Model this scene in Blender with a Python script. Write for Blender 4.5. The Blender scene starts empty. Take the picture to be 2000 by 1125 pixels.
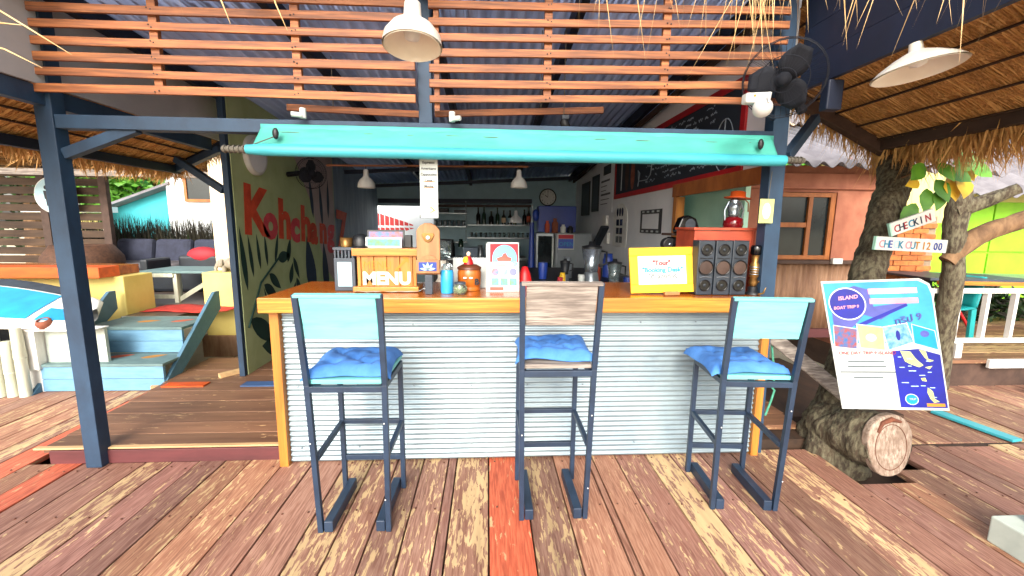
import bpy, bmesh, math, random
from mathutils import Vector, Matrix, noise
random.seed(7)
R = math.radians
scene = bpy.context.scene
COL = scene.collection

# ------------------------------------------------------------------ camera, world, sun, exposure
def make_camera():
    p, yw, ro = R(8.4), R(3.3), R(0.6)
    fw = Vector((math.sin(yw)*math.cos(p), math.cos(yw)*math.cos(p), -math.sin(p)))
    rt = Vector((math.cos(yw), -math.sin(yw), 0)); up = rt.cross(fw)
    X = math.cos(ro)*rt + math.sin(ro)*up; U = -math.sin(ro)*rt + math.cos(ro)*up
    cam = bpy.data.cameras.new('camera'); cam.sensor_width = 36; cam.lens = 36*830/2000
    cam.clip_start = .05; cam.clip_end = 2000
    o = bpy.data.objects.new('camera', cam); COL.objects.link(o)
    o.matrix_world = Matrix(((X.x, U.x, -fw.x, 0), (X.y, U.y, -fw.y, 0), (X.z, U.z, -fw.z, 1.55), (0, 0, 0, 1)))
    scene.camera = o
make_camera()
SUN_EL, SUN_AZ = 30, 190          # degrees; azimuth clockwise from +Y (behind the camera, a little left)
def make_light():
    w = bpy.data.worlds.new('World'); scene.world = w; w.use_nodes = True
    nt = w.node_tree; bg = nt.nodes['Background']
    sky = nt.nodes.new('ShaderNodeTexSky'); sky.sky_type = 'NISHITA'; sky.sun_disc = False
    sky.sun_elevation = R(SUN_EL); sky.sun_rotation = R(SUN_AZ); sky.dust_density = 4; sky.air_density = 1.2
    hs = nt.nodes.new('ShaderNodeHueSaturation'); hs.inputs['Saturation'].default_value = .45
    nt.links.new(sky.outputs[0], hs.inputs['Color']); nt.links.new(hs.outputs[0], bg.inputs[0])
    bg.inputs[1].default_value = .15
    l = bpy.data.lights.new('sun', 'SUN'); l.energy = .7; l.angle = R(25); l.color = (1, .95, .87)
    o = bpy.data.objects.new('sun', l); COL.objects.link(o)
    d = Vector((math.sin(R(SUN_AZ))*math.cos(R(SUN_EL)), math.cos(R(SUN_AZ))*math.cos(R(SUN_EL)), math.sin(R(SUN_EL))))
    o.rotation_euler = d.to_track_quat('Z', 'Y').to_euler()
    vs = scene.view_settings; vs.view_transform = 'Standard'; vs.look = 'None'; vs.gamma = 1; vs.exposure = 1.68
    vs.use_curve_mapping = False
make_light()
scene.cycles.max_bounces = 16; scene.cycles.diffuse_bounces = 8

# ------------------------------------------------------------------ materials
def rgb(h):
    h = h.lstrip('#'); c = [int(h[i:i+2], 16)/255 for i in (0, 2, 4)]
    return tuple(x/12.92 if x <= .04045 else ((x+.055)/1.055)**2.4 for x in c) + (1,)
MATS = {}
def M(name, c1, c2=None, sc=(6, 6, 6), rough=.6, metal=0, bump=.15, bdist=.004, rnd=.1, wear=None, objcol=False,
      detail=6, lo=.35, hi=.65, trans=0, alpha=1, emit=0, sheen=0, coat=0, fine=None):
    m = bpy.data.materials.new(name); m.use_nodes = True; nt = m.node_tree; N = nt.nodes; L = nt.links
    b = N['Principled BSDF']
    if isinstance(c1, str): c1 = rgb(c1)
    if isinstance(c2, str): c2 = rgb(c2)
    tc = N.new('ShaderNodeTexCoord'); oi = N.new('ShaderNodeObjectInfo')
    cmb = N.new('ShaderNodeCombineXYZ')
    for i, k in enumerate((37.1, 19.7, 53.3)):
        mu = N.new('ShaderNodeMath'); mu.operation = 'MULTIPLY'; mu.inputs[1].default_value = k
        L.new(oi.outputs['Random'], mu.inputs[0]); L.new(mu.outputs[0], cmb.inputs[i])
    add = N.new('ShaderNodeVectorMath'); L.new(tc.outputs['Object'], add.inputs[0]); L.new(cmb.outputs[0], add.inputs[1])
    def nz(scale, det, dist=0):
        mp = N.new('ShaderNodeMapping'); mp.inputs['Scale'].default_value = scale; L.new(add.outputs[0], mp.inputs[0])
        n = N.new('ShaderNodeTexNoise'); n.inputs['Scale'].default_value = 1; n.inputs['Detail'].default_value = det
        n.inputs['Roughness'].default_value = .6; n.inputs['Distortion'].default_value = dist
        L.new(mp.outputs[0], n.inputs['Vector']); return n.outputs['Fac']
    def rng(fac, a, z):
        r = N.new('ShaderNodeMapRange'); r.inputs[1].default_value = a; r.inputs[2].default_value = z
        L.new(fac, r.inputs[0]); return r.outputs[0]
    def mix(f, a, c, mode='MIX'):
        x = N.new('ShaderNodeMix'); x.data_type = 'RGBA'; x.blend_type = mode
        if isinstance(f, (int, float)): x.inputs[0].default_value = f
        else: L.new(f, x.inputs[0])
        for i, v in ((6, a), (7, c)):
            if isinstance(v, tuple): x.inputs[i].default_value = v
            else: L.new(v, x.inputs[i])
        return x.outputs[2]
    n1 = nz(sc, detail, .3)
    if c2 is None: c2 = tuple(min(1, x*.78) for x in c1[:3]) + (1,)
    col = mix(rng(n1, lo, hi), c2, c1)
    if fine:
        col = mix(rng(nz(fine[1], 3), .4, .62), col, rgb(fine[0]) if isinstance(fine[0], str) else fine[0])
    if objcol: col = mix(1.0, col, oi.outputs['Color'], 'MULTIPLY')
    if wear:
        wc, wsc, th = wear[:3]; wc = rgb(wc) if isinstance(wc, str) else wc
        wn = nz(wsc, 9, .6); n2 = nz(tuple(s*.22 for s in wsc), 3, .2)
        sm = N.new('ShaderNodeMath'); sm.operation = 'MULTIPLY_ADD'; sm.inputs[1].default_value = .55
        L.new(n2, sm.inputs[0]); L.new(wn, sm.inputs[2])
        tv = N.new('ShaderNodeMath'); tv.operation = 'ADD'; L.new(sm.outputs[0], tv.inputs[0])
        if objcol: L.new(oi.outputs['Alpha'], tv.inputs[1])
        else: tv.inputs[1].default_value = 0
        wf = rng(tv.outputs[0], th, th+.035)
        wc2 = mix(rng(n1, .3, .7), tuple(x*.62 for x in wc[:3]) + (1,), wc)
        col = mix(wf, col, wc2)
    hv = N.new('ShaderNodeHueSaturation'); L.new(col, hv.inputs['Color'])
    vr = N.new('ShaderNodeMapRange'); vr.inputs[3].default_value = 1-rnd; vr.inputs[4].default_value = 1+rnd
    L.new(oi.outputs['Random'], vr.inputs[0]); L.new(vr.outputs[0], hv.inputs['Value'])
    L.new(hv.outputs[0], b.inputs['Base Color'])
    b.inputs['Roughness'].default_value = rough; b.inputs['Metallic'].default_value = metal
    if trans: b.inputs['Transmission Weight'].default_value = trans
    if alpha < 1: b.inputs['Alpha'].default_value = alpha
    if coat: b.inputs['Coat Weight'].default_value = coat; b.inputs['Coat Roughness'].default_value = .15
    if bump:
        bp = N.new('ShaderNodeBump'); bp.inputs['Strength'].default_value = bump; bp.inputs['Distance'].default_value = bdist
        L.new(n1, bp.inputs['Height']); L.new(bp.outputs[0], b.inputs['Normal'])
    m.diffuse_color = c1; MATS[name] = m; return m

WX, WY, WZ = (2, 22, 22), (22, 2, 22), (22, 22, 2)     # grain along x, y, z
M('deck', '#7f5848', '#694639', (16, 1.6, 16), .66, rnd=.2, wear=('#c8a97c', (58, 10, 58), .925), objcol=True, bump=.45, fine=('#93705f', (120, 7, 120)))
M('deckx', '#805c45', '#664633', (1.6, 16, 16), .64, rnd=.16, wear=('#cda878', (10, 56, 56), .955), objcol=True, bump=.35)
M('maroon', '#5b2a2c', '#4a2224', (3, 12, 12), .55, wear=('#d8c49c', (4, 25, 25), 1.12))
M('navy', '#24405a', '#1a3148', (7, 7, 4), .6, bump=.2, wear=('#7f949c', (34, 34, 22), 1.1), rnd=.1)
M('navy_dark', '#0f1d36', '#0b162b', (3, 3, 3), .6)
M('slat', '#b2703f', '#8d522d', (2, 34, 34), .6, fine=('#6f4126', (3, 70, 70)), rnd=.16, bump=.4)
M('pine', '#cb8c35', '#a8691f', (2.2, 30, 45), .38, fine=('#a3621d', (1.2, 9, 60)), rnd=.05, coat=.25)
M('pinez', '#b97a30', '#95591c', (30, 30, 2), .45, rnd=.06)
M('topwood', '#b5651f', '#8c4413', (1.5, 18, 12), .25, coat=.4)
M('galv', '#9dadb3', '#8596a0', (2.5, 2.5, 2.5), .42, metal=.5, bump=.02, wear=('#6f7d84', (7, 9, 9), 1.1))
M('roofmetal', '#a5b8df', '#8499c6', (6, .8, 4), .4, metal=.2, bump=.05, rnd=.12)
M('teal', '#4aae9f', '#3f9c8e', (2.5, 6, 9), .65, bump=.3, bdist=.01, wear=('#5f9c8c', (5, 14, 22), 1.13))
M('tealroll', '#43b0be', '#3aa0ae', (2, 8, 8), .42, bump=.08)
M('aqua', '#74c2c0', '#62b0b0', (3, 20, 20), .6, wear=('#8f8a76', (12, 60, 60), 1.07), bump=.3)
M('greywood', '#a59c93', '#7c736b', (3, 30, 34), .75, fine=('#655c56', (6, 60, 80)), bump=.4)
M('cushion', '#4a83c9', '#376eb4', (9, 9, 9), .9, bump=.25, bdist=.006)
M('stoolmetal', '#203248', '#18273a', (9, 9, 9), .45, wear=('#8f9a9c', (50, 50, 30), 1.08), bump=.15)
M('black', '#0e1014', '#17191e', (9, 9, 9), .45)
M('dark', '#1b222a', '#12171d', (5, 5, 5), .5)
M('gloss_black', '#090a0d', None, (5, 5, 5), .18)
M('white', '#d9d9d4', '#c8c9c6', (5, 5, 5), .5, bump=.06)
M('enamel', '#e4ddcf', '#d6cdbd', (5, 5, 5), .3, bump=.02)
M('wallwhite', '#e2e4e7', '#d4d7dc', (2, 2, 2), .75, bump=.1)
M('wallgrey', '#8a9cb0', '#6f8196', (6, 6, 1.2), .7)
M('wallback', '#9fbcc6', '#88a5b1', (2, 2, 2), .75)
M('panelgrey', '#b3b4b4', '#9fa1a2', (2, 2, 2), .8)
M('mural_green', '#b7c692', '#a6b681', (3, 3, 3), .7)
M('mural_pink', '#b7a4a2', '#a59493', (3, 3, 3), .7)
M('mural_leaf', '#0f3a31', '#0b2d28', (9, 9, 9), .7)
M('mural_blue', '#16304a', '#12263c', (9, 9, 9), .7)
M('mural_red', '#d8502e', '#bb3d1c', (9, 9, 9), .7)
M('mural_rose', '#dc4f58', '#c23d46', (9, 9, 9), .7)
M('red', '#b51217', '#980d12', (6, 6, 6), .45)
M('redbox', '#b0492c', '#8e3520', (5, 9, 9), .55, wear=('#d98b3e', (6, 12, 12), 1.03))
M('orange', '#cf5512', '#b2430c', (4, 15, 15), .45)
M('yellowwall', '#dcc978', '#cdb866', (2.5, 2.5, 2.5), .75, bump=.12)
M('steps', '#6793b0', '#5a86a3', (6, 20, 20), .6, bump=.15, rnd=.05)
M('tread', '#66807f', '#566e70', (8, 12, 12), .7, bump=.2)
M('stringer', '#4e7388', '#42657a', (12, 6, 6), .6)
M('cream', '#e2cdb0', '#d3bd9f', (3, 3, 3), .7)
M('thatch', '#dfab68', '#b9834a', (55, 5, 55), .85, bump=.9, bdist=.02, lo=.3, hi=.7, fine=('#8a5c2e', (90, 4, 90)))
M('thatchx', '#e0ad6c', '#bd8649', (4, 60, 60), .85, bump=.9, bdist=.02, lo=.3, hi=.7, fine=('#9c6d3a', (3, 95, 95)))
M('straw', '#d8ab6c', '#b0844a', (14, 14, 14), .8, bump=0, rnd=.0)
M('strawpale', '#cfb283', '#a98855', (10, 10, 10), .7, bump=0)
M('batten', '#3f2a1a', '#2b1c11', (9, 3, 9), .8)
M('beamwood', '#4a362c', '#38271f', (9, 3, 9), .75, bump=.4)
M('bark', '#4d4030', '#2a221a', (11, 11, 4), .92, bump=1, bdist=.04, fine=('#66604c', (40, 40, 14)), lo=.25, hi=.75)
M('bark2', '#8a6a4a', '#5c422c', (12, 12, 5), .85, bump=.8, bdist=.02)
M('cutwood', '#a89889', '#7d6b5d', (9, 9, 9), .85, bump=.9, bdist=.01, fine=('#6d5a4c', (60, 60, 25)))
M('cutdark', '#6b3a24', '#532c1b', (14, 14, 14), .8)
M('leaf', '#5f9a26', '#3e7418', (6, 6, 6), .5, bump=0, rnd=.2)
M('leafyellow', '#d9b81f', '#c69416', (6, 6, 6), .5, bump=0)
M('leafdark', '#2b4a1a', '#182e10', (4, 4, 4), .6, bump=0)
M('reed', '#3f3a2b', '#25241b', (5, 5, 5), .8, bump=0)
M('housebrown', '#a5684f', '#905540', (7, 7, 5), .7, bump=.15)
M('rusty', '#a58063', '#7d5a43', (9, 9, 2), .6, metal=.2)
M('framewood', '#a9642c', '#874b1e', (9, 9, 4), .5)
M('fibrecement', '#7d7a7f', '#636066', (4, 4, 4), .8, wear=('#96716a', (2, 2, 2), .95), bump=.2)
M('brick', '#c4743a', '#a3572a', (12, 12, 12), .85, rnd=.22, bump=.3)
M('mortar', '#8e7c66', '#7a6a57', (20, 20, 20), .9)
M('lime', '#86c51e', '#79b619', (3, 3, 3), .55, bump=.05)
M('yellowpale', '#d8cf86', '#c9be76', (3, 3, 3), .7)
M('glass', '#c7d8da', None, (3, 3, 3), .05, trans=.9, bump=0)
M('winglass', '#20292c', '#161d20', (2, 2, 2), .08, bump=0)
M('mint', '#a9d6c4', '#9acab8', (3, 3, 3), .6)
M('bluebright', '#1d3f9c', '#17327f', (3, 3, 3), .4)
M('paper', '#bfc4c1', '#b2b8b5', (4, 4, 4), .7, bump=0)
M('paperblue', '#a9c6d0', '#94b6c3', (9, 9, 9), .6, bump=0)
M('ink', '#22252c', None, (5, 5, 5), .7, bump=0)
M('ink_red', '#a0202c', None, (5, 5, 5), .7, bump=0)
M('ink_blue', '#1f83a6', None, (5, 5, 5), .7, bump=0)
M('ink_grey', '#4d5960', None, (5, 5, 5), .7, bump=0)
M('ink_orange', '#bb7d22', None, (5, 5, 5), .7, bump=0)
M('ink_pink', '#d9929f', None, (5, 5, 5), .7, bump=0)
M('chalk', '#8d99a4', None, (5, 5, 5), .8, bump=0)
M('board', '#1d2733', '#17202b', (3, 3, 3), .7)
M('frameyellow', '#e3b413', '#d09a0b', (16, 16, 16), .6, bump=.2)
M('postercyan', '#3a9dbf', '#2a82ad', (5, 5, 5), .4, bump=0)
M('posterblue', '#161f8c', '#131b76', (5, 5, 5), .4, bump=0)
M('poster_photo', '#2671a8', '#86aab0', (26, 26, 26), .4, bump=0)
M('poster_land', '#c2c07c', '#a9b46c', (16, 16, 16), .4, bump=0)
M('poster_violet', '#4f549f', '#3f468c', (9, 9, 9), .4, bump=0)
M('photo_green', '#3f7a2c', '#1f7488', (40, 40, 40), .4, bump=0)
M('photo_mix', '#94402f', '#27619a', (40, 40, 40), .4, bump=0)
M('oak', '#a9764a', '#8d5d36', (20, 20, 3), .5, bump=.15)
M('plasticgrey', '#3b4450', '#2f3741', (9, 9, 9), .5)
M('bluejar', '#2d93c8', '#2484bb', (9, 9, 9), .25)
M('barrel', '#c06a22', '#9d4f14', (9, 9, 4), .35, coat=.3)
M('browncap', '#5b2f1a', '#47230f', (9, 9, 9), .4)
M('brass', '#9a7440', '#6d4e27', (9, 9, 9), .35, metal=.7)
M('silver', '#9fa9b3', '#7d8791', (9, 9, 9), .25, metal=.8)
M('redglass', '#7a0f18', '#5c0a12', (9, 9, 9), .12)
M('steel', '#8f989e', '#737c82', (4, 4, 9), .3, metal=.6)
M('fridge', '#7d868c', '#70797f', (3, 3, 3), .4)
M('bottle_dark', '#1c1a14', '#12110d', (6, 6, 6), .12)
M('bottle_green', '#1d3a26', '#152c1c', (6, 6, 6), .12)
M('cone', '#8d9a9c', None, (6, 6, 6), .3)
M('speaker', '#27303b', '#1e2630', (9, 9, 9), .38)
M('sofa', '#33374a', '#272b3b', (8, 8, 8), .9, bump=.3)
M('sofaseat', '#5a5658', '#4a4648', (8, 8, 8), .9, bump=.3)
M('rattan', '#5a3a26', '#3f2718', (25, 25, 25), .8, bump=.5)
M('slatwall', '#4a3625', '#332418', (2, 16, 16), .8, bump=.4, rnd=.2)
M('loungefloor', '#5f5148', '#4b3f38', (14, 2, 14), .35)
M('stone', '#a39a8a', '#857c6d', (16, 16, 16), .9, bump=.5)
M('bamboo', '#cfd0bd', '#b3b59f', (20, 20, 2), .55, bump=.15)
M('turquoise', '#38aebb', '#309fac', (2, 2, 2), .7)
M('housewhite', '#d8dcdd', '#cacfd0', (2, 2, 2), .8)
M('clay', '#8c4f38', '#6f3b29', (12, 12, 12), .8)
M('sup_blue', '#1c8fc0', '#1779ad', (4, 4, 4), .3)
M('sup_dark', '#2b333c', '#20272f', (14, 14, 14), .7)
M('chairteal', '#1fa3a6', '#1b9396', (3, 3, 3), .4, bump=0)
M('sand', '#d6c7a8', '#c4b491', (1.5, 1.5, 1.5), .95, bump=.3)
M('ropegreen', '#4d9a80', '#3f856d', (60, 60, 60), .9)
M('straps', '#5f5a50', None, (20, 20, 20), .8)
M('interior', '#8d8478', '#776e63', (3, 3, 3), .6)
M('paledirty', '#b9c2b8', '#a3ada4', (4, 4, 4), .75, wear=('#7d7a6c', (9, 9, 9), 1.08))
M('wornblue', '#3b5a86', '#2f496f', (3, 12, 12), .65, wear=('#8d7356', (9, 40, 40), .93))
M('fanblack', '#0c1220', '#090d18', (5, 5, 5), .8, bump=0)
M('redmat', '#b8342a', '#9b271f', (12, 12, 12), .9, bump=.3)

# ------------------------------------------------------------------ mesh builder
V = Vector
class MB:
    def __init__(s): s.v = []; s.f = []; s.sm = []
    def add(s, vs, fs, smooth=False):
        o = len(s.v); s.v += [tuple(x) for x in vs]
        for f in fs: s.f.append([i+o for i in f]); s.sm.append(smooth)
        return s
    def box(s, a, b, mat=None):
        x0, y0, z0 = a; x1, y1, z1 = b
        vs = [V(q) for q in ((x0,y0,z0),(x1,y0,z0),(x1,y1,z0),(x0,y1,z0),(x0,y0,z1),(x1,y0,z1),(x1,y1,z1),(x0,y1,z1))]
        if mat is not None: vs = [mat @ q for q in vs]
        return s.add(vs, ((0,3,2,1),(4,5,6,7),(0,1,5,4),(1,2,6,5),(2,3,7,6),(3,0,4,7)))
    def bar(s, p, q, w, h, up=(0, 0, 1)):
        p, q = V(p), V(q); d = (q-p); L_ = d.length; d.normalize(); up = V(up)
        if abs(d.dot(up)) > .99: up = V((0, 1, 0))
        sx = d.cross(up).normalized(); u = sx.cross(d)
        m = Matrix(((sx.x, d.x, u.x, p.x), (sx.y, d.y, u.y, p.y), (sx.z, d.z, u.z, p.z), (0, 0, 0, 1)))
        return s.box((-w/2, 0, -h/2), (w/2, L_, h/2), m)
    def tube(s, pts, rads, n=10, cap=True):
        pts = [V(p) for p in pts]
        if not hasattr(rads, '__len__'): rads = [rads]*len(pts)
        vs = []; fs = []; ref = None
        for i, p in enumerate(pts):
            d = (pts[min(i+1, len(pts)-1)]-pts[max(i-1, 0)]).normalized()
            if ref is None: ref = V((0, 0, 1)) if abs(d.z) < .9 else V((1, 0, 0))
            a = d.cross(ref).normalized(); b2 = a.cross(d); ref = b2 if abs(b2.dot(d)) < .9 else ref
            for k in range(n):
                t = 2*math.pi*k/n; vs.append(p+(a*math.cos(t)+b2*math.sin(t))*rads[i])
        for i in range(len(pts)-1):
            for k in range(n):
                fs.append((i*n+k, i*n+(k+1) % n, (i+1)*n+(k+1) % n, (i+1)*n+k))
        s.add(vs, fs, True)
        if cap:
            s.add(vs[:n], [tuple(range(n))[::-1]]); s.add(vs[-n:], [tuple(range(n))])
        return s
    def lathe(s, prof, n=20, mat=None, o=(0, 0, 0), cap=True):
        vs = []; fs = []; o = V(o)
        for r, z in prof:
            for k in range(n):
                t = 2*math.pi*k/n; q = V((r*math.cos(t), r*math.sin(t), z)); vs.append((mat @ q if mat is not None else q)+o)
        for i in range(len(prof)-1):
            for k in range(n): fs.append((i*n+k, i*n+(k+1) % n, (i+1)*n+(k+1) % n, (i+1)*n+k))
        s.add(vs, fs, True)
        if cap and prof[0][0] > 1e-4: s.add(vs[:n], [tuple(range(n))[::-1]])
        if cap and prof[-1][0] > 1e-4: s.add(vs[-n:], [tuple(range(n))])
        return s
    def prism(s, pts, th, fr):                   # 2-D outline in a frame, thickness towards -z of the frame
        n = len(pts); a = [fr @ V((x, y, 0)) for x, y in pts]; b = [fr @ V((x, y, -th)) for x, y in pts]
        s.add(a+b, [tuple(range(n)), tuple(range(2*n-1, n-1, -1))]+[(i, i+n, (i+1) % n+n, (i+1) % n) for i in range(n)])
        return s
    def ball(s, c, r, n=10, m=7):
        if not hasattr(r, '__len__'): r = (r, r, r)
        c = V(c); vs = []; fs = []
        for i in range(m+1):
            ph = math.pi*i/m
            for k in range(n):
                t = 2*math.pi*k/n; vs.append(c+V((r[0]*math.sin(ph)*math.cos(t), r[1]*math.sin(ph)*math.sin(t), -r[2]*math.cos(ph))))
        for i in range(m):
            for k in range(n): fs.append((i*n+k, i*n+(k+1) % n, (i+1)*n+(k+1) % n, (i+1)*n+k))
        return s.add(vs, fs, True)
    def grid(s, fn, nu, nv, smooth=True):
        vs = [fn(i/nu, j/nv) for j in range(nv+1) for i in range(nu+1)]
        fs = [(j*(nu+1)+i, j*(nu+1)+i+1, (j+1)*(nu+1)+i+1, (j+1)*(nu+1)+i) for j in range(nv) for i in range(nu)]
        return s.add(vs, fs, smooth)
    def mesh(s, name):
        me = bpy.data.meshes.new(name); me.from_pydata(s.v, [], s.f)
        me.polygons.foreach_set('use_smooth', s.sm); me.update(); return me
    def build(s, name, mat, parent=None, bevel=0, solid=0):
        me = s.mesh(name)
        if mat: me.materials.append(MATS[mat])
        return link(name, me, parent, bevel, solid)
def link(name, me, parent=None, bevel=0, solid=0):
    o = bpy.data.objects.new(name, me); COL.objects.link(o)
    if parent is not None:
        o.parent = parent; r = parent
        o.matrix_parent_inverse = wm(parent).inverted()
    if solid:
        md = o.modifiers.new('solid', 'SOLIDIFY'); md.thickness = solid; md.offset = 0
    if bevel:
        md = o.modifiers.new('bevel', 'BEVEL'); md.width = bevel; md.segments = 2; md.limit_method = 'ANGLE'
    return o
def wm(o):
    m = Matrix.LocRotScale(o.location, o.rotation_euler, o.scale)
    return wm(o.parent) @ o.matrix_parent_inverse @ m if o.parent else m
def tag(o, label, cat, group=None):
    o['label'] = label; o['category'] = cat
    if group: o['group'] = group
    return o
def T(name, label, cat, loc=(0, 0, 0), group=None):
    o = bpy.data.objects.new(name, None); COL.objects.link(o); o.location = loc; o.empty_display_size = .1
    return tag(o, label, cat, group)
def S(o): o['kind'] = 'structure'; return o
def stuff(o): o['kind'] = 'stuff'; return o
def fr(o, x, y):
    o, x, y = V(o), V(x).normalized(), V(y); z = x.cross(y).normalized(); y = z.cross(x)
    return Matrix(((x.x, y.x, z.x, o.x), (x.y, y.y, z.y, o.y), (x.z, y.z, z.z, o.z), (0, 0, 0, 1)))
def text(name, body, size, mat, parent, frame, bold=0, align='LEFT', sx=1, ext=.0008):
    cu = bpy.data.curves.new('t', 'FONT'); cu.body = body; cu.size = size; cu.align_x = align; cu.extrude = ext; cu.offset = bold
    cu.resolution_u = 3
    ob = bpy.data.objects.new('t', cu); COL.objects.link(ob)
    dg = bpy.context.evaluated_depsgraph_get()
    me = bpy.data.meshes.new_from_object(ob.evaluated_get(dg))
    bpy.data.objects.remove(ob); bpy.data.curves.remove(cu)
    me.transform(frame @ Matrix.Diagonal((sx, 1, 1, 1)) @ Matrix.Translation((0, 0, ext)))
    me.name = name; me.materials.clear(); me.materials.append(MATS[mat])
    return link(name, me, parent)
def flat(name, pts, frame, mat, parent, th=.0015, dz=.0015):
    return MB().prism(pts, th, frame @ Matrix.Translation((0, 0, dz))).build(name, mat, parent)
def rect(x0, y0, x1, y1): return [(x0, y0), (x1, y0), (x1, y1), (x0, y1)]
def circ(cx, cy, r, n=24, ry=None): return [(cx+r*math.cos(2*math.pi*k/n), cy+(ry or r)*math.sin(2*math.pi*k/n)) for k in range(n)]
def B(name, a, b, mat, parent=None, bevel=0): return MB().box(a, b).build(name, mat, parent, bevel)
def blades(mb, n, start, ln, wid, drop=(0, 0, -1), jit=.25, curl=.2):
    for _ in range(n):
        p = start(); l = random.uniform(*ln); w = random.uniform(*wid)
        d = (V(drop)+V((random.gauss(0, jit), random.gauss(0, jit), random.gauss(0, jit*.4)))).normalized()
        sd = d.cross(V((random.uniform(-1, 1), random.uniform(-1, 1), random.uniform(-.3, .3)))).normalized()*w/2
        k = V((random.gauss(0, curl), random.gauss(0, curl), 0))*l*.3
        p = V(p); q = p+d*l*.55+k*.3; e = p+d*l+k
        mb.add([p-sd, p+sd, q+sd*.8, q-sd*.8, e], [(0, 1, 2, 3), (3, 2, 4)])
    return mb
def copy_tree(o, parent=None):
    c = o.copy(); COL.objects.link(c); c.parent = parent
    for ch in list(o.children): copy_tree(ch, c)
    return c

# ================================================================== SETTING
S(B('ground', (-400, -400, -.75), (400, 400, -.6), 'sand'))
deck = S(B('deck', (-7.4, -1.6, -.2), (7.4, 2.70, -.12), 'batten'))
deck_back = S(B('deck_left', (-7.4, 2.72, -.2), (-2.8, 4.05, -.12), 'batten'))
def plank(xa, xb, ya, yb, top, parent, tint=(1, 1, 1), wear=0, mat='deck', dz=0, th=.035, g=.004):
    o = MB().box((xa+g, ya, top-th+dz), (xb-g, yb, top+dz)).build('plank', mat, parent, .003)
    o.color = (*tint, wear); return o
edges = [-.925, -.757, -.590, -.420, -.256, -.201, .008, .229, .441, .666, .705, .864, 1.074, 1.25, 1.46, 1.68, 1.88]
x = -.925
while x > -7.2: x -= random.choice((.165, .19, .21, .225, .175)); edges.insert(0, x)
x = 1.88
while x < 7.0: x += random.choice((.17, .2, .215, .19)); edges.append(x)
special = {.008: ((2.05, .82, .52), .03), 1.074: ((1, 1, 1), .22), .229: ((1, 1, 1), .11), -.757: ((1, .97, .95), .12), -.590: ((1, 1, 1), .13),
           -.420: ((1, 1, 1), .09), .441: ((1.25, 1.15, 1.0), -.02), .666: ((1.3, 1.2, 1.1), 0), .705: ((1.3, 1.2, 1.05), 0), .864: ((1.05, .95, .95), .05), 1.25: ((1, .95, 1.05), .1)}
for i in range(len(edges)-1):
    xa, xb = edges[i], edges[i+1]
    tint, wear = special.get(xa, (None, None))
    if tint is None:
        r = random.random()
        if r < .05 and xa < -1.2: tint, wear = (2.2, .95, .65), .02
        elif r < .3: tint, wear = (1.25, 1.15, .95), .06
        elif r < .42: tint, wear = (1, .95, .9), .16
        else: t = random.uniform(.9, 1.15); tint, wear = (t, t*random.uniform(.9, 1), t*random.uniform(.88, 1)), random.uniform(-.07, .06)
    dz = random.uniform(-.003, .003)
    cut = xa > 2.62 and xa < 3.1
    if xb > 2.3 and xa < 2.8:                       # the tree grows through the deck here
        plank(xa, xb, -1.5, 2.28 if xa < 2.62 else 2.42, 0, deck, tint, wear, dz=dz)
        continue
    y1 = 3.98 if xb < -2.78 else (2.70 if xa < 1.9 else random.choice((2.69, 2.71)))
    plank(xa, xb, -1.5, y1, 0, deck, tint, wear, dz=dz)
for i in range(len(edges)-1):                       # second field of boards beyond the joint on the right
    xa, xb = edges[i], edges[i+1]
    if xa > 2.75:
        w = random.uniform(-.03, .16); t = random.uniform(.9, 1.25)
        plank(xa, xb, 2.76, 4.3, -.012, deck, (t, t*.97, t*.9), w, dz=random.uniform(-.004, .004))
m = MB()
for i in range(len(edges)-1):
    xa, xb = edges[i], edges[i+1]
    if xb-xa < .1: continue
    for yj in (.35, .95, 1.55, 2.15, 2.62):
        for fx in (.2, .8):
            if 2.3 < xa < 2.8 and yj > 2.2: continue
            m.lathe([(.0055, .0), (.0055, .0045), (.003, .005), (0, .0045)], 8, None, (xa+(xb-xa)*fx+random.uniform(-.012, .012), yj+random.uniform(-.02, .02), 0), False)
stuff(m.build('screw_heads', 'browncap', deck))
B('joist', (2.7, 2.70, -.06), (7.2, 2.755, -.015), 'batten', deck)
# low platform the bar stands on: boards across, maroon fascia
plat = S(B('platform', (-2.84, 2.735, -.1), (2.3, 9.2, .055), 'batten'))
y = 2.72
while y < 4.6:
    w = random.choice((.17, .2, .22)); t = random.uniform(.85, 1.1)
    o = MB().box((-2.86-.04*(y-2.7)*2, y+.004, .063), (-1.1, min(y+w, 4.62)-.003, .1+random.uniform(-.002, .002))).build('plank', 'deckx', plat, .003)
    o.color = (t, t, t*.95, random.uniform(-.05, .08)); y += w
y = 2.86
while y < 4.5:
    w = random.choice((.17, .2, .22)); t = random.uniform(1, 1.3)
    o = MB().box((1.93, y+.004, .063), (2.32+.1*(y-2.8), y+w-.003, .1)).build('plank', 'deckx', plat, .003)
    o.color = (t, t*.95, t*.85, random.uniform(-.1, .03)); y += w
S(B('right_platform', (2.35, 3.1, -.1), (3.4, 4.6, .05), 'batten'))
B('fascia', (-2.80, 2.695, .0), (-1.33, 2.727, .09), 'maroon', plat, .003)
B('fascia', (-2.9, 2.70, .094), (-1.33, 2.735, .106), 'deckx', plat, .003)
MB().bar((-3.1, 3.93, .03), (-2.92, 4.02, .03), .09, .05).build('offcut', 'deckx', plat, .003)
MB().bar((-2.52, 3.98, .12), (-2.38, 4.15, .12), .05, .04).build('offcut', 'deckx', plat, .003)
MB().bar((-2.88, 3.80, .107), (-2.52, 3.80, .107), .10, .012).build('offcut', 'orange', plat)
MB().bar((-2.2, 3.80, .106), (-1.3, 3.80, .106), .11, .01).build('offcut', 'wornblue', plat)
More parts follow.
